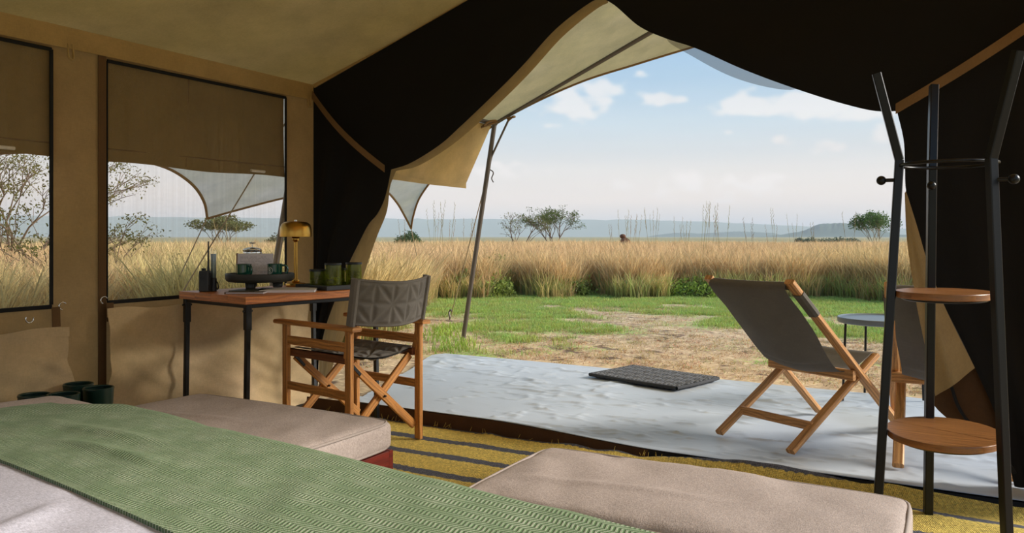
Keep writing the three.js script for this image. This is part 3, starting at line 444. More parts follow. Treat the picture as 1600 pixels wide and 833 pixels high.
// ------------------------------------------------------------------ flysheet, frame, ropes
const FE = -4.13, FK = 6.97, FS = 0.437, fh = (x) => 2.263 + FS * (Math.min(x, 2 * RX - x) - FE), FA = fh(RX);
{
  const fly = thing('flysheet', 'tan canvas flysheet stretched over the tent and its awning', 'awning', [RX, 0, 3]);
  const curve = (pts) => new THREE.CatmullRomCurve3(pts.map(([x, w]) => new THREE.Vector3(x, w, 0)), false, 'centripetal').getPoints(26).map((p) => [p.x, p.y]);
  const arcs = [curve([[RX, 8.75], [-2.0, 8.3], [-2.35, 7.95], [-2.79, 7.57], [-3.2, 7.22], [-3.9, 7.0], [-4.5, 7.08], [-5.42, 7.6], [-6.0, 8.15], [-6.53, 8.78]]), curve([[-6.53, 8.78], [-6.0, 7.85], [-5.62, 7.1], [-5.52, 6.6], [-5.67, 6.17], [-5.95, 5.72], [-6.37, 5.27]]), curve([[-6.37, 5.27], [-5.9, 4.8], [-5.52, 4.17], [-5.42, 3.5], [-5.55, 2.8], [-5.9, 2.25], [-6.4, 1.8]]), curve([[-6.4, 1.8], [-5.6, 0.9], [-5.5, 0.1], [-5.7, -0.9], [-6.4, -1.8]])];
  const flat = (pts, s) => { const g = new THREE.ShapeGeometry(poly(pts)), p = g.attributes.position; for (let i = 0; i < p.count; i++) { const x = p.getX(i), w = p.getY(i); p.setXYZ(i, (s > 0 ? x : 2 * RX - x) - RX, fh(x), -(w - 3)); } g.computeVertexNormals(); return g; };
  const inner = [...arcs[0].filter(([x]) => x > FE), [FE, 7.03], [FE, -1.8], [RX, -1.8]];
  part('eave_sail', flat([[FE, 7.03], ...arcs[0].filter(([x]) => x < FE), ...arcs.slice(1).flat(), [FE, -1.8]], 1), M.sail, fly, 'pale thin scalloped edge');
  for (const s of [1, -1]) {
    part('canvas', flat(inner, s), M.fly, fly);
    part('hem', (s > 0 ? arcs : [arcs[0].filter(([x]) => x > FE)]).map((a) => tube(a.filter((_, i) => i % 3 === 0 || i === a.length - 1).map(([x, w]) => [(s > 0 ? x : 2 * RX - x) - RX, fh(x) - 0.004, w - 3]), 0.013, 60, 6)), M.strap, fly);
  }
  // a side valance hangs from the eave rail
  const aw = thing('awning_valance', 'tan canvas side valance hanging from the awning eave', 'awning', [FE, 0, 5.5]);
  part('panel', sheet((u, v) => { const w = lerp(lerp(4.3, 4.3, v), lerp(FK - 0.04, 6.5, v), u); return V(-0.02 - 0.05 * v + 0.03 * Math.sin(u * 4.5 + 1) * v - 0.02 * Math.sin(u * 11) * v, lerp(2.235, 1.575, v) + 0.012 * Math.sin(Math.PI * u) * v, w - 5.5); }, 40, 16, 2.5, 0.7, 0.004), M.awning, aw);
  part('hem', sheet((u, v) => V(-0.062 + 0.03 * Math.sin(u * 4.5 + 1) - 0.02 * Math.sin(u * 11), 1.572 + 0.012 * Math.sin(Math.PI * u) + 0.06 * v, lerp(4.3, 6.53, u) - 5.5), 30, 2, 2.3, 0.06, 0.005), M.awning, aw);
  part('tie_tape', tube([[0.02, 2.2, 6.72 - 5.5], [0.05, 2.25, 6.78 - 5.5], [0.1, 2.26, 6.86 - 5.5], [-0.02, 2.19, 6.74 - 5.5]], 0.012, 16, 5), M.strap, aw);
  part('tie_tape', tube([[0.16, 2.29, 6.94 - 5.5], [0.22, 2.31, 6.99 - 5.5], [0.24, 2.30, 6.92 - 5.5], [0.17, 2.27, 6.95 - 5.5]], 0.012, 16, 5), M.strap, aw);
}
const pole = (label, a, b, extra = [], group) => { const g = thing('awning_pole', label, 'pole', [b[0], b[1], b[2]]), L = (p) => [p[0] - b[0], p[1] - b[1], p[2] - b[2]]; part('tube', rod(L(b), L(a), 0.024, 0.024, 14), M.steel, g); for (const [n, geo, m] of extra) part(n, geo(L), m, g); return g; };
pole('leaning grey steel pole at the awning corner in the open doorway', [-4.13, 2.263, 6.97], [-4.59, -0.02, 7.08], [
  ['brace', (L) => rod(L([-4.21, 1.87, 6.99]), L([-3.97, 2.30, 6.99]), 0.011, 0.011, 8), M.steel],
  ['hook', (L) => tube([L([-4.22, 1.80, 7.0]), L([-4.17, 1.76, 7.01]), L([-4.19, 1.70, 7.01]), L([-4.17, 1.66, 7.01])], 0.006, 16, 6), M.steel],
  ['corner_joint', (L) => { const s = new THREE.SphereGeometry(0.034, 14, 10); const p = L([-4.13, 2.262, 6.97]); return move(s, ...p); }, M.steel]]);
pole('leaning grey steel pole seen through the window beside the lamp', [-4.16, 2.2, 4.3], [-4.75, -0.02, 4.4]);
{
  const s2 = (label, a, b, r = 0.022) => { const g = thing('awning_rail', label, 'pole', [a[0], a[1], a[2]]); part('tube', rod([0, 0, 0], [b[0] - a[0], b[1] - a[1], b[2] - a[2]], r, r, 12), M.steel, g); };
  const cx = 2 * RX;
  s2('grey steel rafter rising from the awning corner to its peak', [FE, 2.263, FK], [RX, FA - 0.02, FK]);
  s2('grey steel rafter on the far right side of the awning', [cx - FE, 2.263, FK], [RX, FA - 0.02, FK]);
  s2('grey steel eave rail along the top of the side valance', [FE, 2.255, FK], [FE, 2.255, 3.9]);
  s2('grey steel ridge rail along the peak of the awning', [RX, FA - 0.03, FK], [RX, FA - 0.03, 3.9]);
  pole('grey steel pole at the far right awning corner', [cx - FE, 2.263, FK], [cx + 4.59, -0.02, 7.08]);
}
function guy(label, a, b, peg = true, r = 0.0055) { const g = thing('guy_rope', label, 'rope', b); const A = [a[0] - b[0], a[1] - b[1], a[2] - b[2]]; part('rope', rod([0, 0, 0], A, r, r, 6), M.rope, g); if (peg) part('peg', [rod([0.02, -0.1, 0], [-0.03, 0.1, 0.02], 0.012, 0.012, 8), tube([[-0.03, 0.1, 0.02], [0, 0.13, 0.02], [0.03, 0.1, 0.0]], 0.01, 10, 6)], M.steel, g); }
guy('pale guy rope from the scalloped fly tip behind the desk window', [-6.37, 1.29, 5.27], [-7.3, -0.02, 5.29]);
guy('pale guy rope crossing the window from the eave behind the walkie-talkie', [-4.13, 2.26, 4.35], [-6.3, -0.02, 4.48]);
guy('thin guy rope from the awning corner pole to a peg in the lawn', [-4.17, 1.95, 7.0], [-6.0, -0.02, 8.94]);
guy('thin guy rope from the pointed front fly corner into the grass', [-6.53, 1.21, 8.78], [-7.15, -0.02, 10.05], false);
// ------------------------------------------------------------------ bed, throw, benches
const BX0 = -2.86, BX1 = -0.12, BF = 1.70, BH = 0.548;              // bed: left side, right side, foot, top height
const BT = -6.6, bedPos = ([x, h, w]) => { const c = Math.cos(BT * D2R), n = Math.sin(BT * D2R), dx = x + 2.6, dw = w - 1.62; return [-2.6 + c * dx - n * dw, h, 1.62 + n * dx + c * dw]; };   // the bed stands six degrees askew
function bedAt(x, w, off, r = 0.09, hang = 1) {                      // drape over the mattress; x and w are cloth lengths from the middle of the top
  const R = r + off; let y = BH + off;
  const fold = (q, lim) => { const s = q - (lim - r); if (s <= 0) return [q, 0]; const a = s / R; if (a < Math.PI / 2) return [lim - r + R * Math.sin(a), R * (1 - Math.cos(a))]; return [lim + off, R + (s - R * Math.PI / 2) * hang]; };
  const [ww, dw] = fold(w, BF), [xl, dl] = fold(-x, -BX0), [xr, dr] = fold(x, BX1);
  const xx = x < (BX0 + BX1) / 2 ? -xl : xr; y -= Math.hypot(dw, Math.max(dl, dr));
  return [xx, y, ww];
}
{
  const bed = thing('bed', 'wide low bed with a beige covered mattress on a dark red base', 'bed', bedPos([-1.44, 0, 0.4]), BT);
  part('bed_base', box(0, 0.12, 0.1, 2.5, 0.2, 2.2, 0.01), M.redWood, bed);
  part('mattress', sheet((u, v) => { const x = lerp(BX0 - 0.28, BX1 + 0.28, u), w = lerp(-0.9, BF + 0.26, v); const [a, h, b] = bedAt(x, w, 0, 0.1); const k = 0.005 * noise(x * 4, w * 5); return V(a + 1.44, h + k, b - 0.4); }, 110, 90, 3.2, 2.8), M.linen, bed, 'beige fitted cover');
  const throwTex = (() => {                                          // herringbone of green wool and pale grey
    const px = 512, f = (u, v) => {
      const cols = 8, c = v * cols, i = Math.floor(c), fu = c - i, rows = 20, d = (i % 2 ? fu : 1 - fu) * 0.8 + u * rows, s = d - Math.floor(d);
      const line = smooth(Math.abs(s - 0.5), 0.13, 0.34), n = noise(u * 170, v * 170, 170, 170) * 0.5 + 0.5, rib = Math.min(fu, 1 - fu);
      return [line, n, rib];
    };
    const pale = (u, v) => clamp(0.45 + 0.55 * fbm(u * 3, v * 3, 3, 3, 3) + 0.3);
    const map = tex(px, px, (u, v) => { const [l, n, rib] = f(u, v), p = l * pale(u, v) * 0.8, g = 0.82 + 0.3 * n, e = rib < 0.06 ? 0.9 : 1; return [lerp(0.37, 0.78, p) * g * e, lerp(0.47, 0.785, p) * g * e, lerp(0.30, 0.70, p) * g * e]; }, { repeat: [1 / 0.21, 1 / 0.21] });
    const bump = tex(px, px, (u, v) => { const [l, n] = f(u, v); return 0.2 + 0.55 * l + 0.25 * n; }, { srgb: false, repeat: [1 / 0.21, 1 / 0.21] });
    return phys('#ffffff', { map, bumpMap: bump, bumpScale: 0.0035, roughness: 1, sheen: 0.35, sheenRoughness: 0.6, sheenColor: new THREE.Color('#9fb98f') });
  })();
  const wr = (x, w) => 0.008 * fbm(x * 2.2 + 3, w * 2.6 + 1, 3) + 0.004 * noise(x * 9 + w * 6, w * 3) + 0.011 * Math.exp(-(((w - 1.31 - 0.10 * (x + 1.8)) / 0.025) ** 2)) * smooth(Math.abs(x + 1.78), 0.3, 0.05) + 0.009 * Math.exp(-(((w - 1.40 - 0.14 * (x + 2.0)) / 0.03) ** 2)) * smooth(Math.abs(x + 2.0), 0.32, 0.1);
  const sheetThing = thing('bed_sheet', 'smooth pale white sheet across the near part of the bed', 'sheet', bedPos([-1.44, BH, 0.3]), BT);
  part('sheet', sheet((u, v) => { const x = lerp(BX0 - 0.22, BX1 + 0.22, u), w = lerp(-0.75, 1.24, v); const [a, h, b] = bedAt(x, w, 0.006, 0.1); const c = 0.006 * fbm(x * 3 + 8, w * 3, 4) + 0.010 * Math.exp(-(((x + 1.42 + 0.5 * (w - 0.9)) / 0.03) ** 2)) * smooth(w, 0.7, 0.9) * smooth(w, 1.1, 1.03) + 0.003 * noise(x * 11 + w * 5, w * 6 - x * 3); return V(a + 1.44, h + c * smooth(w, 1.14, 1.07) + 0.006 - BH, b - 0.3); }, 200, 150, 3, 1.9, 0.004), M.sheetWhite, sheetThing);
  const th = thing('throw_blanket', 'green herringbone wool throw laid across the foot of the bed', 'blanket', bedPos([-1.44, BH, 1.35]), BT);
  part('throw', sheet((u, v) => { const w0 = 1.105 + 0.02 * Math.sin(u * 6), x = lerp(-2.585 + 0.06 * v * v, BX1 + 0.3, u), w = lerp(w0, BF + lerp(-0.20, 0.08, smooth(u, 0.01, 0.17)) + 0.012 * Math.sin(u * 31), v); const [a, h, b] = bedAt(x, w, 0.016, 0.1, 0.9); return V(a + 1.44, h + wr(x, w) * smooth(v, 0, 0.06) + 0.004 - BH, b - 1.35); }, 260, 110, 2.76, 0.9, 0.012), throwTex, th);
}
const M_benchCushion = M.linen;
function bench(label, x0, x1, w0, w1, seed) {
  const g = thing('bench', label[0], 'bench', [(x0 + x1) / 2, 0.016, (w0 + w1) / 2]), X = (x1 - x0) / 2 - 0.006, W = (w1 - w0) / 2 - 0.006;
  for (const [y, hgt] of [[0.26, 0.098], [0.157, 0.1], [0.055, 0.098]]) {
    part('plank', bar([-X, y, W - 0.01], [X, y, W - 0.01], 0.022, hgt), M.redWood, g); part('plank', bar([-X, y, -W + 0.01], [X, y, -W + 0.01], 0.022, hgt), M.redWood, g);
    part('plank', bar([X - 0.01, y, -W + 0.023], [X - 0.01, y, W - 0.023], 0.022, hgt), M.redWood, g); part('plank', bar([-X + 0.01, y, -W + 0.023], [-X + 0.01, y, W - 0.023], 0.022, hgt), M.redWood, g);
  }
  part('bench_top', box(0, 0.302, 0, 2 * X - 0.05, 0.014, 2 * W - 0.05), M.redWood, g);
  const c = thing('bench_cushion', label[1], 'cushion', [(x0 + x1) / 2, 0.326, (w0 + w1) / 2]), sx = x1 - x0, sw = w1 - w0, H = 0.108;
  const geo = new RoundedBoxGeometry(sx, H, sw, 6, 0.028), q = new THREE.BoxGeometry(sx, H, sw, 70, 10, 44), p = q.attributes.position, n = new THREE.Vector3();
  for (let i = 0; i < p.count; i++) {                               // pull the fine box onto a rounded, slightly puffed cushion
    n.fromBufferAttribute(p, i); const r = 0.03, ix = clamp(n.x, -sx / 2 + r, sx / 2 - r), iy = clamp(n.y, -H / 2 + r, H / 2 - r), iz = clamp(n.z, -sw / 2 + r, sw / 2 - r), d = new THREE.Vector3(n.x - ix, n.y - iy, n.z - iz), l = d.length();
    if (l > 0) d.multiplyScalar(Math.min(1, r / l)); n.set(ix + d.x, iy + d.y, iz + d.z);
    const ex = 1 - (2 * n.x / sx) ** 2, ez = 1 - (2 * n.z / sw) ** 2, e = Math.sqrt(Math.max(0, ex * ez));
    if (n.y > 0) n.y += (0.012 * smooth(e, 0.05, 0.8) + 0.010 * smooth(e, 0.12, 0.7) * (fbm(n.x * 3.2 + seed, n.z * 3 + seed, 3) + 0.55 * noise(n.x * 9 - n.z * 4 + seed, n.z * 5 + n.x * 2)) + 0.006 * Math.exp(-(((n.z - 0.05 + 0.12 * n.x) / 0.02) ** 2)) * smooth(Math.abs(n.x + 0.15), 0.35, 0.1) - 0.006 * Math.max(0, noise(n.x * 14 + seed, n.z * 14)) * (1 - smooth(Math.min(sx / 2 - Math.abs(n.x), sw / 2 - Math.abs(n.z)), 0.02, 0.12))) * clamp(n.y / (H / 2));
    const corner = Math.max(0, Math.abs(n.x) / (sx / 2) + Math.abs(n.z) / (sw / 2) - 1.75) * 0.12; n.x *= 1 - corner * 0.25; n.z *= 1 - corner * 0.25;
    p.setXYZ(i, n.x, n.y + H / 2, n.z);
  }
  q.computeVertexNormals(); const uv = q.attributes.uv, nn = q.attributes.normal; for (let i = 0; i < p.count; i++) { const ax = Math.abs(nn.getX(i)), ay = Math.abs(nn.getY(i)), az = Math.abs(nn.getZ(i)); if (ay >= ax && ay >= az) uv.setXY(i, p.getX(i), p.getZ(i)); else if (ax > az) uv.setXY(i, p.getZ(i), p.getY(i)); else uv.setXY(i, p.getX(i), p.getY(i)); }
  part('cushion', q, M_benchCushion, c);
  const pipe = (y, grow) => { const a = sx / 2 + grow, b = sw / 2 + grow, r = 0.05, pts = []; for (const [cx, cz, a0] of [[a - r, b - r, 0], [-a + r, b - r, 90], [-a + r, -b + r, 180], [a - r, -b + r, 270]]) for (let k = 0; k <= 4; k++) { const t = (a0 + k * 22.5) * D2R; pts.push(new THREE.Vector3(cx + r * Math.cos(t), y + 0.002 * noise(cx * 5 + k, cz * 7), cz + r * Math.sin(t))); } const cur = new THREE.CatmullRomCurve3(pts, true, 'centripetal'); return new THREE.TubeGeometry(cur, 220, 0.0052, 7, true); };
  part('piping', pipe(H - 0.008, -0.009), M.piping, c); part('piping', pipe(0.012, -0.008), M.piping, c);
}
bench(['dark red plank bench by the writing desk and striped rug', 'beige linen bench cushion with piped edges beside the director chair'], -2.84, -1.79, 1.73, 2.31, 2);
bench(['dark red plank bench hidden under the cushion beside the coat stand', 'beige linen bench cushion with creased front corner near the coat stand'], -1.15, -0.10, 1.73, 2.27, 9);

// ------------------------------------------------------------------ rug, tarpaulin, doormat
{
  const period = 0.252, N = 512;
  const stripe = (w) => { const t = ((w - 3.255 + 10 * period) / period) % 1, d = Math.min(t, 1 - t) * period; return d; };
  const rugTex = tex(N, N, (u, v) => {
    const cord = v * 26, ci = Math.floor(cord), cf = cord - ci, tw = Math.abs(((u * 72 + (ci % 2) * 0.5 + cf * 0.7) % 1) - 0.5) * 2, n = noise(u * 150, v * 120, 150, 120), fl = noise(u * 60, v * 26, 60, 26);
    const edge = 0.035 + 0.006 * noise(u * 40, 3, 40, 9) , d = Math.min(v, 1 - v) * period, dark = smooth(d, edge + 0.004, edge - 0.006), sh = 0.78 + 0.2 * tw + 0.14 * n + 0.10 * fl;
    const y = [0.98 * sh, 0.85 * sh, 0.42 * sh], k = [0.40 * sh, 0.40 * sh, 0.44 * sh]; return [lerp(y[0], k[0], dark), lerp(y[1], k[1], dark), lerp(y[2], k[2], dark)];
  });
  const rugBump = tex(N, N, (u, v) => { const cord = v * 26, ci = Math.floor(cord), cf = cord - ci, tw = Math.abs(((u * 72 + (ci % 2) * 0.5 + cf * 0.7) % 1) - 0.5) * 2; return 0.15 + 0.5 * Math.sin(Math.PI * cf) * (0.35 + 0.65 * tw) + 0.2 * noise(u * 150, v * 120, 150, 120); }, { srgb: false });
  const X0 = -3.5, X1 = 0.36, W0 = 1.9, W1 = 3.745;
  const g = thing('rug', 'coarse woven yellow rug with dark grey stripes', 'rug', [-1.6, 0, 3]);
  const m = phys('#ffffff', { map: rugTex, bumpMap: rugBump, bumpScale: 0.008, roughness: 1 });
  const rug = sheet((u, v) => {
    const x = lerp(X0, X1, u), w = lerp(W0, W1 + 0.01 * noise(x * 6, 2) - 0.08 * smooth(x, -0.6, 0.3), v), r = smooth(x, -1.6, -0.6) * smooth(w, 3.25, 3.7), hgt = 0.014 + 0.004 * noise(x * 5, w * 5) + r * (0.022 + 0.026 * Math.sin((w - 3.3) * 17 + 0.6 * Math.sin(x * 3))) + 0.012 * smooth(v, 0.97, 1) * noise(x * 8, 4);
    return V(x + 1.6, Math.max(hgt, 0.012), w - 3);
  }, 200, 120, (X1 - X0) / 0.55, (W1 - W0) / period, 0.011);
  { const uv = rug.attributes.uv, p = rug.attributes.position; for (let i = 0; i < p.count; i++) { const w = -p.getZ(i) + 3, x = p.getX(i); uv.setXY(i, x / 0.55, (w - 3.255 + 0.008 * noise(x * 2.3, w * 2)) / period + 0.0); } }
  part('weave', rug, m, g);
  const r = rng(17), fr = []; for (let i = 0; i < 50; i++) { const x = lerp(X0, X1, r()), z = W1 - 0.02 - 0.08 * smooth(x, -0.6, 0.3); fr.push(rod([x + 1.6, 0.02, z - 3], [x + 1.6 + (r() - 0.5) * 0.03, 0.02 + r() * 0.03, z - 3 + r() * 0.03], 0.0016, 0.001, 4)); }
  part('fringe', fr, std('#a98f3c', { roughness: 1 }), g).userData.kind = 'stuff';
}
{
  const g = thing('groundsheet', 'wrinkled pale grey tarpaulin spread before the tent door', 'tarpaulin', [-1.7, 0, 5.1]);
  const lft = along([[-3.42, SW + 0.005], [-3.55, 4.2], [-3.70, 4.6], [-3.95, 5.3], [-4.25, 6.05], [-4.2, 6.15]]);
  const tarpTex = tex(512, 512, (u, v) => { const st = smooth(fbm(u * 4, v * 4, 4, 4, 4), 0.1, 0.45); const k = 0.97 + 0.04 * fbm(u * 12, v * 12, 3, 12, 12) - 0.05 * st; return [k, k * (1 - 0.012 * st), k * (1 - 0.04 * st)]; });
  const rdg = (n, k) => Math.pow(1 - Math.min(1, Math.abs(n) * 1.6), k);
  const bend = (x, w) => 1.15 * Math.max(0, 0.010 * fbm(x * 1.1 + 4, w * 1.4 + 2, 2) + 0.007 * rdg(noise(x * 1.5 + w * 0.9 + 11, w * 3.2 - x * 0.6 + 3), 3) + 0.006 * rdg(noise(x * 3.1 - w * 1.4, w * 7 + x * 1.2), 3) + 0.006 * rdg(noise(x * 5.1 + w * 2.2 + 40, w * 12 - x * 2), 3) + 0.0035 * noise(x * 8, w * 20) + 0.004 * rdg(noise(x * 2.2 + 9 + w * 3, w * 19 + x * 3), 2) + 0.004 * rdg(noise(x * 6 - w * 9, w * 5 + x * 2.5 + 30), 3) - 0.008);
  part('sheet', sheet((u, v) => {
    const a = lft(v), x1 = 1.2, x = lerp(a[0], x1, u), w = lerp(a[1] + 0.0, lerp(6.16, 6.0, u) + 0.03 * noise(x * 1.4, 7) + 0.02 * Math.sin(u * 9), v) * 1;
    const ww = lerp(SW + 0.005, lerp(6.16 + 0.05 * Math.sin(u * 5 + 0.4), 6.02, u), v) + (v < 1 ? 0 : 0.0), lip = (sillH(x) + 0.002) * Math.exp(-(((ww - SW) / 0.14) ** 2)) + 0.005;
    return V(x + 1.7, lip + bend(x, ww) * smooth(v, 0, 0.08) * smooth(1 - v, -0.02, 0.06), ww - 5.1);
  }, 300, 170, 1.5, 0.7, 0.003), phys('#c3cad2', { map: tarpTex, roughness: 0.45 }), g);
}
{
  const g = thing('doormat', 'dark grey woven rope doormat on the tarpaulin', 'mat', [-2.04, 0.018, 5.82], -15.8), L = 0.79, W = 0.56, rows = 14;
  for (let j = 0; j < rows; j++) { const w = -W / 2 + (j + 0.5) * W / rows, list = []; for (const s of [0, 1]) { const pts = []; for (let i = 0; i <= 44; i++) { const t = i / 44; pts.push([-L / 2 + 0.01 + t * (L - 0.02), 0.014 + 0.006 * Math.cos(t * 44 * Math.PI * 0.5 + s * Math.PI + j), w + 0.011 * Math.sin(t * 44 * Math.PI * 0.5 + s * Math.PI + j)]); } list.push(tube(pts, 0.0085, 130, 5)); } part('rope', list, std(['#66686d', '#7d7f84', '#6f7176'][j % 3], { roughness: 0.9 }), g); }
  for (const s of [-1, 1]) { part('edge_rope', tube([[-L / 2, 0.014, s * W / 2], [0, 0.012, s * (W / 2 + 0.004)], [L / 2, 0.014, s * W / 2]], 0.013, 40, 8), std('#3a3b3e', { roughness: 0.9 }), g); part('edge_rope', tube([[s * L / 2, 0.014, -W / 2], [s * (L / 2 + 0.004), 0.012, 0], [s * L / 2, 0.014, W / 2]], 0.013, 30, 8), std('#3a3b3e', { roughness: 0.9 }), g); }
  part('backing', box(0, 0.003, 0, L, 0.006, W), std('#1c1c1e', { roughness: 1 }), g);
}
// ------------------------------------------------------------------ director chair
{
  const g = thing('director_chair', 'wooden director chair with quilted dark grey back and seat at the desk', 'chair', [-2.825, 0.018, 3.28], 80);
  const A = 0.235, F = 0.26, wd = M.woodChair, Y = [0, 1, 0], yoke = 0.64;      // half width, half depth
  for (const s of [-1, 1]) for (const f of [-1, 1]) part('leg', bar([s * A, 0, f * F], [s * A, 0.618, f * F], 0.026, 0.042, { up: [0, 0, 1] }), wd, g);
  for (const s of [-1, 1]) {
    part('armrest', bar([s * A, 0.629, -F - 0.06], [s * A, 0.629, F + 0.08], 0.058, 0.022, { ch: 0.006 }), wd, g);
    part('side_rail', bar([s * A, 0.535, -F], [s * A, 0.535, F], 0.018, 0.045), wd, g);
    part('side_rail', bar([s * A, 0.295, -F], [s * A, 0.295, F], 0.018, 0.042), wd, g);
    part('seat_rail', bar([s * (A - 0.022), 0.468, -F + 0.015], [s * (A - 0.022), 0.468, F + 0.005], 0.024, 0.04), M.woodDark, g);
    part('back_post', bar([s * (A - 0.004), 0.48, -F + 0.022], [s * (A + 0.004), 0.868, -F - 0.055], 0.022, 0.038, { up: [0, 0, 1], taper: 0.85 }), wd, g);
    for (const f of [-1, 1]) {
      part('cross_bar', bar([-s * (A - 0.02), 0.075, f * (F - 0.03) + s * 0.012], [s * (A - 0.03), 0.448, f * (F - 0.03) + s * 0.012], 0.02, 0.042), wd, g);
      part('bracket', bar([s * (A - 0.075), 0.392, f * (F - 0.03) + s * 0.026], [s * (A - 0.014), 0.455, f * (F - 0.03) + s * 0.026], 0.004, 0.017), M.blackMetal, g);
    }
  }
  for (const f of [-1, 1]) part('pivot_bolt', rod([0, 0.262, f * (F - 0.03) - 0.032], [0, 0.262, f * (F - 0.03) + 0.032], 0.006, 0.006, 10), M.blackMetal, g);
  const quilt = (U, Vv) => { const cu = U - Math.floor(U), cv = Vv - Math.floor(Vv), flip = (Math.floor(U) + Math.floor(Vv)) % 2, dg = Math.abs(flip ? cu - cv : cu + cv - 1) * 0.7; return smooth(Math.min(cu, 1 - cu, cv, 1 - cv, dg), 0, 0.2); };
  const backFn = (t) => (u, v) => { const x = lerp(-A - 0.012, A + 0.012, u), y = lerp(0.655, 0.872, v), sag = Math.sin(Math.PI * u), lean = lerp(-F - 0.012, -F - 0.056, v) - 0.075 * sag, edge = smooth(Math.min(u, 1 - u), 0.04, 0.1) * smooth(Math.min(v, 1 - v), 0.02, 0.1); return V(x, y - 0.02 * sag * (0.4 + 0.6 * v) - 0.012 * sag * (1 - v), lean + t * (0.006 + 0.009 * quilt(0.02 + u * 5.0, v * 2.0) * edge)); };
  part('backrest', [sheet(backFn(1), 110, 44, 0.5, 0.22), sheet(backFn(-1), 110, 44, 0.5, 0.22)], M.quilt, g, 'quilted grey canvas back');
  part('back_edge', [0, 1].map((e) => tube([0, 0.25, 0.5, 0.75, 1].map((u) => backFn(0)(u, e)), 0.008, 40, 6)), M.quilt, g);
  for (const s of [-1, 1]) part('back_sleeve', bar([s * (A + 0.002), 0.645, -F - 0.012], [s * (A + 0.006), 0.876, -F - 0.057], 0.032, 0.05, { up: [0, 0, 1], ch: 0.012 }), M.quilt, g);
  const seatFn = (t) => (u, v) => { const x = lerp(-A + 0.012, A - 0.012, u), w = lerp(-F + 0.03, F + 0.0, v), e = smooth(Math.min(u, 1 - u, v, 1 - v), 0, 0.06); return V(x, 0.492 - 0.035 * Math.sin(Math.PI * u) + t * (0.004 + 0.010 * quilt(u * 4, v * 5) * e), w); };
  part('seat', [sheet(seatFn(1), 70, 80, 0.5, 0.5), sheet(seatFn(-1), 70, 80, 0.5, 0.5)], M.quilt, g, 'quilted grey canvas seat');
}
// ------------------------------------------------------------------ lounge chairs
function lounge(label, at, turn, group) {
  const g = thing('lounge_chair', label, 'chair', at, turn, group), wd = M.woodLight, A = 0.262;  // origin between the rear feet; sits towards +w
  const back = (t) => [lerp(0.93, -0.05, t), lerp(0.012, 0.865, t)], seat = (t) => [lerp(0.0, 0.74, t), lerp(0.012, 0.44, t)];  // (w, h) along the long back bar and along the seat bar
  const B = (s, t, o = 0) => { const [w, h] = back(t); return [s * (A - o), h, w]; }, S = (s, t, o = 0) => { const [w, h] = seat(t); return [s * (A - o), h, w]; };
  const up = [0, 0.6, 1];
  for (const s of [-1, 1]) {
    part('back_bar', bar(B(s, 0), B(s, 1), 0.03, 0.052, { up, ch: 0.006 }), wd, g);
    part('leg', bar(S(s, 0, 0.032), S(s, 0.99, 0.032), 0.028, 0.05, { up: [0, 1, -0.6], ch: 0.006 }), wd, g);
    part('pivot_bolt', rod([s * (A + 0.019), 0.333, 0.561], [s * (A - 0.06), 0.333, 0.561], 0.008, 0.008, 10), M.blackMetal, g);
    // canvas pads that wrap the side bars near the top
    part('side_sleeve', bar(B(s, 0.80), B(s, 0.93), 0.04, 0.062, { up, ch: 0.014 }), M.greyCanvas, g);
  }
  part('cross_rail', bar([-A - 0.01, 0.352, 0.475], [A + 0.01, 0.352, 0.475], 0.026, 0.056, { ch: 0.006 }), wd, g);
  part('stretcher', bar([-A + 0.03, 0.115, 0.178], [A - 0.03, 0.115, 0.178], 0.022, 0.045, { ch: 0.005 }), wd, g);
  part('seat_rail', bar([-A + 0.02, 0.428, 0.72], [A - 0.02, 0.428, 0.72], 0.03, 0.03, { ch: 0.008 }), wd, g);
  part('top_rail', rod([-A + 0.012, 0.838, -0.025], [A - 0.012, 0.838, -0.025], 0.013, 0.013, 12), wd, g);
  // one sling from the top rail down the back, over the rear rail and out to the seat front
  const prof = new THREE.CatmullRomCurve3([[0.855, -0.045], [0.835, -0.062], [0.70, 0.075], [0.56, 0.215], [0.44, 0.33], [0.385, 0.40], [0.372, 0.47], [0.385, 0.56], [0.425, 0.66], [0.452, 0.725], [0.44, 0.752], [0.41, 0.748]].map(([h, w]) => new THREE.Vector3(0, h, -w)), false, 'centripetal');
  part('sling', sheet((u, v) => { const p = prof.getPointAt(v), e = Math.sin(Math.PI * u), k = Math.sin(Math.PI * clamp(v)) , wid = lerp(A - 0.018, A - 0.04, smooth(v, 0.3, 0.6)) ; return new THREE.Vector3(lerp(-wid, wid, u), p.y - 0.03 * e * k + 0.004 * noise(u * 4, v * 9) * k, p.z + 0.035 * e * k * (v < 0.55 ? 1 : 0.1)); }, 40, 90, 0.5, 1.3, 0.004), M.greyCanvas, g, 'grey canvas sling');
  part('hem_roll', tube([[-A + 0.018, 0.842, -0.03], [0, 0.838, -0.034], [A - 0.018, 0.842, -0.03]], 0.021, 20, 10), M.greyCanvas, g);
  return g;
}
const lc = lounge('low folding wooden lounge chair with grey canvas sling standing in full view on the tarpaulin', [-0.94, 0.014, 4.24], -27);
clone(lc, 'lounge_chair', [-0.02, 0.014, 4.14], 2, 'folding wooden lounge chair with grey canvas sling partly hidden behind the coat stand');
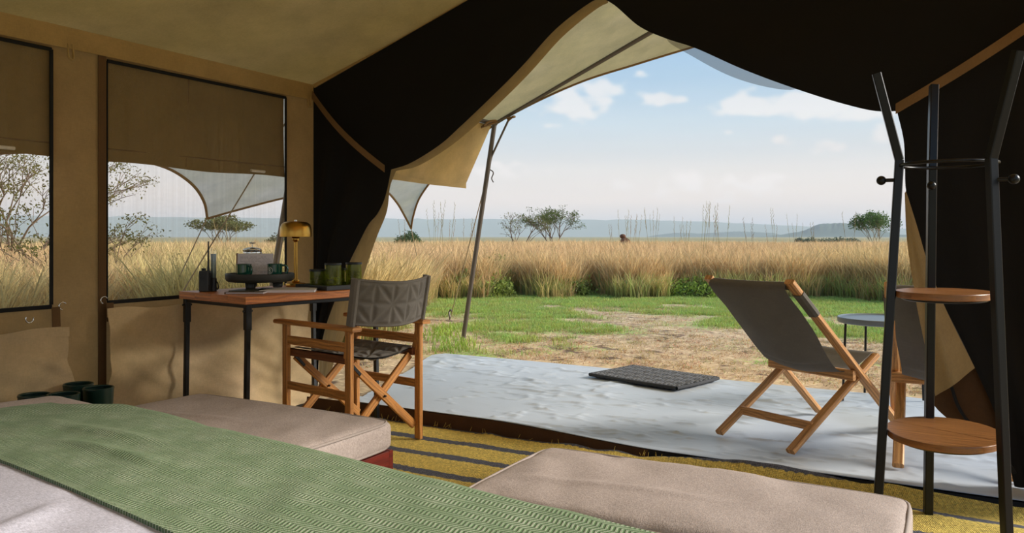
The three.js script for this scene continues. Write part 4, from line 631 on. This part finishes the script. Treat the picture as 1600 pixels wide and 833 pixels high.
{
  const g = thing('side_table', 'round grey metal side table on thin legs between the lounge chairs', 'table', [-0.44, 0.012, 5.80]);
  part('tabletop', lathe([[0, 0.515], [0.272, 0.515], [0.28, 0.518], [0.283, 0.524], [0.283, 0.548], [0.28, 0.553], [0.276, 0.553], [0.274, 0.546], [0.26, 0.543], [0, 0.543]], 64), std('#6f7980', { roughness: 0.38, metalness: 0.35 }), g);
  for (let i = 0; i < 4; i++) { const a = (i * 90 + 30) * D2R; part('leg', rod([Math.cos(a) * 0.27, 0, Math.sin(a) * 0.27], [Math.cos(a) * 0.25, 0.52, Math.sin(a) * 0.25], 0.008, 0.008, 10), M.blackMetal, g); }
}
// ------------------------------------------------------------------ coat stand with shelves
{
  const C = [-0.035, 0.004, 3.235], g = thing('coat_stand', 'black metal coat stand with three flared legs and two round wooden shelves', 'coat stand', C);
  const legs = [[[-0.262, 0.0, 3.125], [-0.19, 1.375, 3.21], [-0.262, 1.69, 3.165]], [[0.14, 0.0, 3.05], [0.092, 1.355, 3.06], [0.165, 1.69, 3.0]], [[-0.105, 0.0, 3.46], [-0.09, 1.36, 3.40], [-0.085, 1.68, 3.47]]].map((l) => l.map(([x, h, w]) => [x - C[0], h, w - C[2]]));
  for (const [a, b, c] of legs) { const out = [-(b[0]), 0, b[2]]; part('leg', [bar(a, b, 0.03, 0.03, { up: [b[0], 0, -b[2]], ch: 0.003 }), bar(b, c, 0.03, 0.03, { up: [b[0], 0, -b[2]], ch: 0.003 })], M.blackMetal, g); }
  const disc = (h, r) => {
    const halves = []; for (const s of [-1, 1]) { const sh = new THREE.Shape(); sh.absellipse(0, 0, r, r * 1.26, s > 0 ? -0.35 : Math.PI - 0.35, s > 0 ? Math.PI - 0.35 : 2 * Math.PI - 0.35, false, 0); sh.closePath(); const e = new THREE.ExtrudeGeometry(sh, { depth: 0.018, bevelEnabled: true, bevelSize: 0.003, bevelThickness: 0.003, bevelSegments: 2, curveSegments: 40 }); e.rotateX(-Math.PI / 2); e.translate(s * 0.0012 - 0.012, h - 0.024, -s * 0.0034); const uv = e.attributes.uv; for (let i = 0; i < uv.count; i++) uv.setXY(i, uv.getX(i) + s * 0.31, uv.getY(i) + s * 0.07); halves.push(e); }
    const sf = new THREE.Group(); sf.name = 'shelf'; g.add(sf); halves.forEach((q) => part('board', q, M.shelf, sf));
    part('shelf_rim', tube(Array.from({ length: 24 }, (_, i) => [Math.cos(i * Math.PI / 12) * (r - 0.02) - 0.012, h - 0.03, Math.sin(i * Math.PI / 12) * (r * 1.26 - 0.02)]), 0.006, 72, 6, true), M.blackMetal, g);
  };
  disc(0.905, 0.154); disc(0.405, 0.184);
  part('ring', tube(Array.from({ length: 24 }, (_, i) => [Math.cos(i * Math.PI / 12) * 0.155, 1.355, Math.sin(i * Math.PI / 12) * 0.155]), 0.006, 72, 8, true), M.blackMetal, g);
  for (const [l, out] of [[legs[0], [-0.055, 0.0, 0.0]], [legs[1], [0.06, 0.0, -0.01]], [legs[2], [0.0, 0, -0.03]]]) { const [a, b] = l, t = 0.94, p = [lerp(a[0], b[0], t), lerp(a[1], b[1], t) + 0.01, lerp(a[2], b[2], t)], q = [p[0] + out[0], p[1], p[2] + out[2]]; const k = new THREE.SphereGeometry(0.017, 16, 12); part('peg', [rod(p, q, 0.007, 0.007, 10), move(k, ...q)], M.blackMetal, g); }
}
// ------------------------------------------------------------------ writing desk and what stands on it
const DC = [-3.1, 2.796], DT = -10, dl = [Math.sin(10 * D2R), Math.cos(10 * D2R)], ds = [-Math.cos(10 * D2R), Math.sin(10 * D2R)], DH = 0.8;
const D = (a, b, h = DH) => [DC[0] + a * dl[0] + b * ds[0], h, DC[1] + a * dl[1] + b * ds[1]];   // a along the desk's front edge from its near corner, b back from it
{
  const g = thing('writing_desk', 'small writing desk with orange wooden top on black metal legs', 'desk', [DC[0], 0, DC[1]], DT), L = 0.9, W = 0.655;
  for (let i = 0; i < 4; i++) { const w = W / 4; part('plank', bar([-(i + 0.5) * w, DH - 0.02, 0], [-(i + 0.5) * w, DH - 0.02, L], w - 0.0012, 0.04, { ch: 0.003 }), M.desk, g); }
  part('frame', [bar([-0.03, DH - 0.05, 0.03], [-0.03, DH - 0.05, L - 0.03], 0.022, 0.022), bar([-W + 0.03, DH - 0.05, 0.03], [-W + 0.03, DH - 0.05, L - 0.03], 0.022, 0.022), bar([-0.03, DH - 0.05, 0.03], [-W + 0.03, DH - 0.05, 0.03], 0.022, 0.022), bar([-0.03, DH - 0.05, L - 0.03], [-W + 0.03, DH - 0.05, L - 0.03], 0.022, 0.022)], M.blackMetal, g);
  for (const [x, w, sx, sw] of [[-0.03, 0.03, 0.0, -0.01], [-W + 0.03, 0.03, 0, -0.01], [-0.03, L - 0.03, 0.0, 0.01], [-W + 0.03, L - 0.03, 0, 0.01]]) { part('leg', [bar([x, DH - 0.042, w], [x, DH - 0.17, w], 0.032, 0.032), bar([x + sx, 0.017, w + sw], [x, DH - 0.16, w], 0.025, 0.025)], M.blackMetal, g); part('bolt', rod([x, DH - 0.075, w - 0.026], [x, DH - 0.075, w + 0.026], 0.006, 0.006, 8), M.blackMetal, g); }
}
{ // walkie-talkie
  const g = thing('walkie_talkie', 'black walkie-talkie radio with upright antenna on the desk corner', 'radio', D(0.065, 0.50), 20);
  const b = new RoundedBoxGeometry(0.056, 0.115, 0.036, 3, 0.007); part('body', move(b, 0, 0.0575, 0), M.greyPlastic, g);
  const bat = new RoundedBoxGeometry(0.054, 0.062, 0.014, 3, 0.004); part('battery', move(bat, 0, 0.032, 0.02), M.blackPlastic, g);
  part('antenna', [rod([0.018, 0.11, 0.004], [0.018, 0.14, 0.004], 0.0075, 0.006, 14), rod([0.018, 0.14, 0.004], [0.018, 0.275, 0.004], 0.0056, 0.0036, 14)], M.blackPlastic, g);
  for (const x of [-0.014, -0.001]) part('dial', rod([x, 0.112, 0], [x, 0.128, 0], 0.0065, 0.006, 14), M.blackPlastic, g);
  const gr = []; for (let i = 0; i < 5; i++) gr.push(box(-0.004, 0.066 + i * 0.007, -0.0185, 0.03, 0.0025, 0.002, 0.0005)); part('speaker_grille', gr, M.blackPlastic, g);
  part('belt_clip', box(0.031, 0.07, 0.0, 0.006, 0.065, 0.02, 0.002), M.blackPlastic, g);
}
{ // torch
  const g = thing('torch', 'tall slim grey torch with black grip and wrist strap beside the radio', 'torch', D(0.115, 0.50));
  part('grip', lathe([[0, 0], [0.016, 0], [0.018, 0.004], [0.018, 0.068], [0.015, 0.074], [0, 0.074]], 24), M.blackPlastic, g);
  part('tube', lathe([[0, 0.072], [0.0145, 0.072], [0.0145, 0.206], [0, 0.206]], 24), std('#5d6a66', { roughness: 0.3, metalness: 0.4 }), g, 'grey green tube');
  part('cap', lathe([[0.0165, 0.10], [0.0175, 0.10], [0.0175, 0.222], [0.013, 0.235], [0, 0.236], [0, 0.232], [0.012, 0.231], [0.0165, 0.22], [0.0165, 0.10]], 24), M.glass, g, 'clear plastic cap');
  part('wrist_strap', tube([[0.016, 0.06, 0], [0.034, 0.045, 0.0], [0.036, 0.02, 0.002], [0.026, 0.012, 0.004], [0.018, 0.03, 0.0]], 0.0035, 30, 6), M.blackPlastic, g);
}
const trayAt = D(0.345, 0.405);
{ // books under the round tray
  const bk = (label, a, b, y, sx, sh, sw, turn, cover, name = 'book') => { const g = thing(name, label, 'book', D(a, b, DH + y), turn); part('pages', box(0.003, sh / 2, 0, sx - 0.006, sh - 0.003, sw - 0.006, 0.0008), M.paper, g); part('cover', [box(0, sh - 0.001, 0, sx, 0.002, sw, 0.0006), box(0, 0.001, 0, sx, 0.002, sw, 0.0006), box(-sx / 2 + 0.001, sh / 2, 0, 0.002, sh, sw, 0.0006)], cover, g); };
  bk('thick white magazine lying under the round tray at the desk front', 0.38, 0.19, 0.0, 0.24, 0.014, 0.31, -52, std('#cfcac2', { roughness: 0.5 }));
  bk('tan covered booklet under the left foot of the round tray', 0.20, 0.27, 0.0, 0.20, 0.010, 0.26, 32, std('#6f5d47', { roughness: 0.5 }));
  bk('thin dark brochure lying on top of the tan booklet', 0.21, 0.28, 0.010, 0.15, 0.004, 0.2, 18, std('#3d3a2c', { roughness: 0.4 }));
}
{
  const g = thing('serving_tray', 'round dark wooden tray raised on three stout feet', 'tray', [trayAt[0], DH + 0.0145, trayAt[2]]);
  part('dish', lathe([[0, 0.034], [0.17, 0.034], [0.18, 0.039], [0.187, 0.052], [0.187, 0.076], [0.184, 0.08], [0.178, 0.08], [0.175, 0.076], [0.172, 0.06], [0.155, 0.054], [0, 0.054]], 72), M.darkWood, g);
  for (let i = 0; i < 3; i++) { const a = (i * 120 + 75) * D2R; part('foot', move(lathe([[0, 0], [0.024, 0], [0.027, 0.004], [0.03, 0.038], [0, 0.038]], 24), Math.cos(a) * 0.095, 0, -Math.sin(a) * 0.095), M.darkWood, g); }
}
const TY = DH + 0.0145 + 0.054;
const emblem = (() => { const c = document.createElement('canvas'); c.width = c.height = 128; const x = c.getContext('2d'); x.clearRect(0, 0, 128, 128); x.strokeStyle = x.fillStyle = '#d8dcd6'; x.lineWidth = 7; x.beginPath(); x.arc(64, 64, 52, 0, 7); x.stroke(); x.lineWidth = 11; x.beginPath(); x.arc(62, 48, 15, 0, 7); x.stroke(); x.beginPath(); x.arc(66, 84, 17, 0, 7); x.stroke(); const t = new THREE.CanvasTexture(c); t.colorSpace = THREE.SRGBColorSpace; t.magFilter = THREE.LinearFilter; return std('#ffffff', { map: t, transparent: true, roughness: 0.3 }); })();
function mug(label, at, turn) {
  const g = thing('mug', label, 'mug', at, turn);
  part('cup', lathe([[0, 0.003], [0.036, 0.001], [0.0405, 0.006], [0.041, 0.012], [0.041, 0.074], [0.0435, 0.077], [0.0435, 0.079], [0.041, 0.0795], [0.0385, 0.076], [0.0385, 0.012], [0.034, 0.007], [0, 0.006]], 48), M.enamel, g);
  part('handle', tube([[0.038, 0.068, 0], [0.058, 0.069, 0], [0.068, 0.055, 0], [0.067, 0.034, 0], [0.056, 0.019, 0], [0.038, 0.016, 0]], 0.0062, 40, 10), M.enamel, g);
  const p = new THREE.CylinderGeometry(0.0418, 0.0418, 0.046, 24, 1, true, -0.55, 1.1); p.rotateY(-0.785); part('emblem', move(p, 0, 0.042, 0), emblem, g, 'white ring emblem');
}
mug('dark green enamel mug at the left of the round tray', [...D(0.261, 0.435, TY)], -6);
mug('dark green enamel mug at the right of the round tray', [...D(0.40, 0.344, TY)], 47);
{
  const c = document.createElement('canvas'); c.width = 256; c.height = 192; const x = c.getContext('2d'); x.fillStyle = '#ddd8e2'; x.fillRect(0, 0, 256, 192); x.fillStyle = 'rgba(90,85,100,0.55)'; const r = rng(4);
  for (let j = 0; j < 13; j++) { let px = 18; while (px < 225) { const w = 6 + r() * 20; if (r() < 0.85) x.fillRect(px, 26 + j * 12, w, j === 0 ? 4 : 2.2); px += w + 5; } }
  const t = new THREE.CanvasTexture(c); t.colorSpace = THREE.SRGBColorSpace; t.magFilter = THREE.LinearFilter;
  const g = thing('menu_card', 'white printed card standing upright behind the green mugs', 'card', D(0.35, 0.462, TY), 42);
  part('card', sheet((u, v) => V(lerp(-0.098, 0.098, u), lerp(0.002, 0.135, v), 0.02 * v), 2, 4, 1, 1, 0.002), std('#ffffff', { map: t, roughness: 0.8 }), g);
  part('holder', bar([-0.099, 0, 0.004], [-0.099, 0.138, 0.024], 0.006, 0.012), M.woodDark, g);
}
{
  const g = thing('french_press', 'glass french press coffee maker behind the printed card', 'coffee maker', D(0.377, 0.534, TY), 100);
  part('beaker', lathe([[0, 0.004], [0.044, 0.004], [0.046, 0.008], [0.046, 0.145], [0.048, 0.15]], 40), M.glass, g);
  part('frame', [lathe([[0, 0], [0.05, 0], [0.05, 0.012], [0.0475, 0.012], [0.0475, 0.003], [0, 0.003]], 40), lathe([[0.0475, 0.13], [0.05, 0.13], [0.05, 0.145], [0.0475, 0.145], [0.0475, 0.13]], 40), ...[0, 1, 2, 3].map((i) => bar([Math.cos(i * 1.571 + 0.6) * 0.049, 0.005, Math.sin(i * 1.571 + 0.6) * 0.049], [Math.cos(i * 1.571 + 0.6) * 0.049, 0.14, Math.sin(i * 1.571 + 0.6) * 0.049], 0.008, 0.003))], M.chrome, g);
  part('lid', lathe([[0, 0.172], [0.012, 0.172], [0.03, 0.168], [0.048, 0.162], [0.052, 0.158], [0.052, 0.146], [0, 0.146]], 40), M.chrome, g);
  part('plunger', [rod([0, 0.17, 0], [0, 0.192, 0], 0.003, 0.003, 10), lathe([[0, 0.2], [0.016, 0.2], [0.018, 0.197], [0.016, 0.192], [0, 0.19]], 24)], M.chrome, g);
  part('handle', tube([[0.048, 0.14, 0], [0.075, 0.142, 0], [0.085, 0.12, 0], [0.083, 0.05, 0], [0.05, 0.03, 0]], 0.007, 40, 10), M.blackPlastic, g);
}
{
  const g = thing('table_lamp', 'brass table lamp with domed metal shade and slim twin stem', 'lamp', D(0.675, 0.535));
  part('base', [lathe([[0, 0], [0.058, 0], [0.06, 0.003], [0.06, 0.016], [0.057, 0.02], [0.012, 0.022], [0, 0.022]], 48), lathe([[0, 0.02], [0.024, 0.02], [0.024, 0.038], [0.02, 0.04], [0, 0.04]], 32)], M.brass, g);
  part('stem', [rod([-0.0085, 0.035, 0], [-0.0085, 0.30, 0], 0.005, 0.005, 14), rod([0.0085, 0.035, 0], [0.0085, 0.30, 0], 0.005, 0.005, 14)], M.brass, g);
  part('socket', lathe([[0, 0.268], [0.012, 0.268], [0.02, 0.276], [0.023, 0.284], [0.023, 0.305], [0, 0.305]], 32), M.brass, g);
  part('shade', lathe([[0.094, 0.300], [0.0945, 0.322], [0.0925, 0.352], [0.084, 0.376], [0.068, 0.388], [0.04, 0.393], [0, 0.394], [0, 0.391], [0.039, 0.390], [0.067, 0.385], [0.082, 0.374], [0.0905, 0.351], [0.0925, 0.322], [0.0925, 0.300], [0.094, 0.300]], 64), M.brass, g);
  part('finial', [rod([-0.006, 0.392, 0], [-0.006, 0.402, 0], 0.004, 0.004, 10), rod([0.006, 0.392, 0], [0.006, 0.402, 0], 0.004, 0.004, 10)], M.chrome, g);
}
{
  const g = thing('desk_tray', 'flat black rectangular tray holding the green glass jars', 'tray', D(0.70, 0.18), DT);
  part('bottom', box(0, 0.004, 0, 0.27, 0.008, 0.34, 0.002), M.blackPlastic, g);
  part('rim', [bar([-0.14, 0.014, -0.176], [-0.14, 0.014, 0.176], 0.01, 0.028), bar([0.14, 0.014, -0.176], [0.14, 0.014, 0.176], 0.01, 0.028), bar([-0.135, 0.014, -0.171], [0.135, 0.014, -0.171], 0.01, 0.028), bar([-0.135, 0.014, 0.171], [0.135, 0.014, 0.171], 0.01, 0.028)], M.blackPlastic, g);
  const r = rng(19);
  const jar = (label, a, b, rad, h, fill, fc) => {
    const j = thing('glass_jar', label, 'jar', D(a, b, DH + 0.008));
    part('glass', lathe([[0, 0.003], [rad - 0.003, 0.001], [rad, 0.005], [rad, h - 0.012], [rad - 0.002, h - 0.012], [rad - 0.002, 0.007], [0, 0.005]], 40), M.jar, j);
    part('lid', lathe([[0, h - 0.012], [rad + 0.001, h - 0.012], [rad + 0.0015, h - 0.01], [rad + 0.0015, h - 0.002], [rad, h], [0, h]], 40), M.blackPlastic, j);
    const list = []; for (let i = 0; i < 46; i++) { const q = r() * 6.283, d = Math.sqrt(r()) * (rad - 0.013), s = new THREE.SphereGeometry(0.0065 + r() * 0.003, 7, 5); s.scale(1, 0.55, 1); s.rotateX(r() * 3); list.push(move(s, Math.cos(q) * d, 0.012 + r() * fill * h, Math.sin(q) * d)); }
    part('filling', list, std(fc, { roughness: 0.7 }), j);
  };
  jar('squat green glass jar at the left end of the black tray', 0.60, 0.22, 0.045, 0.105, 0.45, '#6a5a1e');
  jar('tall green glass jar with yellow lemon slices in the middle of the tray', 0.64, 0.13, 0.046, 0.142, 0.35, '#c9c23a');
  jar('small green glass jar half hidden between the two tall jars', 0.745, 0.21, 0.036, 0.108, 0.4, '#7d7a24');
  jar('tall green glass jar of dark contents at the right end of the tray', 0.79, 0.13, 0.046, 0.142, 0.55, '#3a2c14');
}
{ // rubber boots standing by the wall
  const boot = (label, at, turn) => {
    const g = thing('rubber_boot', label, 'boot', at, turn, 'rubber boots by the wall');
    const ring = [[0, 0.40, 0.088, 0.092], [0, 0.385, 0.088, 0.092], [0, 0.30, 0.082, 0.088], [0, 0.2, 0.072, 0.08], [0.005, 0.13, 0.062, 0.078], [0.02, 0.085, 0.058, 0.09], [0.06, 0.055, 0.052, 0.11], [0.1, 0.045, 0.05, 0.1]];
    part('shaft', sheet((u, v) => { const t = v * 4, i = Math.min(3, Math.floor(t)), f = t - i, a = u * 6.283, A = ring[i], B = ring[i + 1], rx = lerp(A[2], B[2], f) * 0.66, rz = lerp(A[3], B[3], f) * 0.72; return V(Math.cos(a) * rx, lerp(A[1], B[1], f), Math.sin(a) * rz + lerp(A[0], B[0], f)); }, 28, 20, 1, 1, 0.004), M.rubber, g);
    const foot = new THREE.SphereGeometry(1, 24, 16); foot.scale(0.046, 0.075, 0.135); part('foot', move(foot, 0, 0.078, 0.065), M.rubber, g);
    part('sole', (() => { const s = new THREE.Shape(); s.absellipse(0, 0.065, 0.056, 0.142, 0, 6.2832); const e = new THREE.ExtrudeGeometry(s, { depth: 0.022, bevelEnabled: false, curveSegments: 24 }); e.rotateX(-Math.PI / 2); return e; })(), M.blackPlastic, g);
    part('top_band', move(new THREE.TorusGeometry(0.062, 0.005, 8, 32).rotateX(Math.PI / 2), 0, 0.395, 0), M.rubber, g);
    return g;
  };
  const b = boot('dark green rubber boot at the left end of the row by the wall', [-3.56, 0.004, 2.02], 95);
  clone(b, 'rubber_boot', [-3.46, 0.004, 2.09], 80, 'dark green rubber boot second from left by the wall');
  clone(b, 'rubber_boot', [-3.64, 0.004, 2.27], 88, 'dark green rubber boot third from left by the wall');
  clone(b, 'rubber_boot', [-3.47, 0.004, 2.26], 92, 'dark green rubber boot at the right end of the row under the tent post');
}
renderer.render(scene, camera);
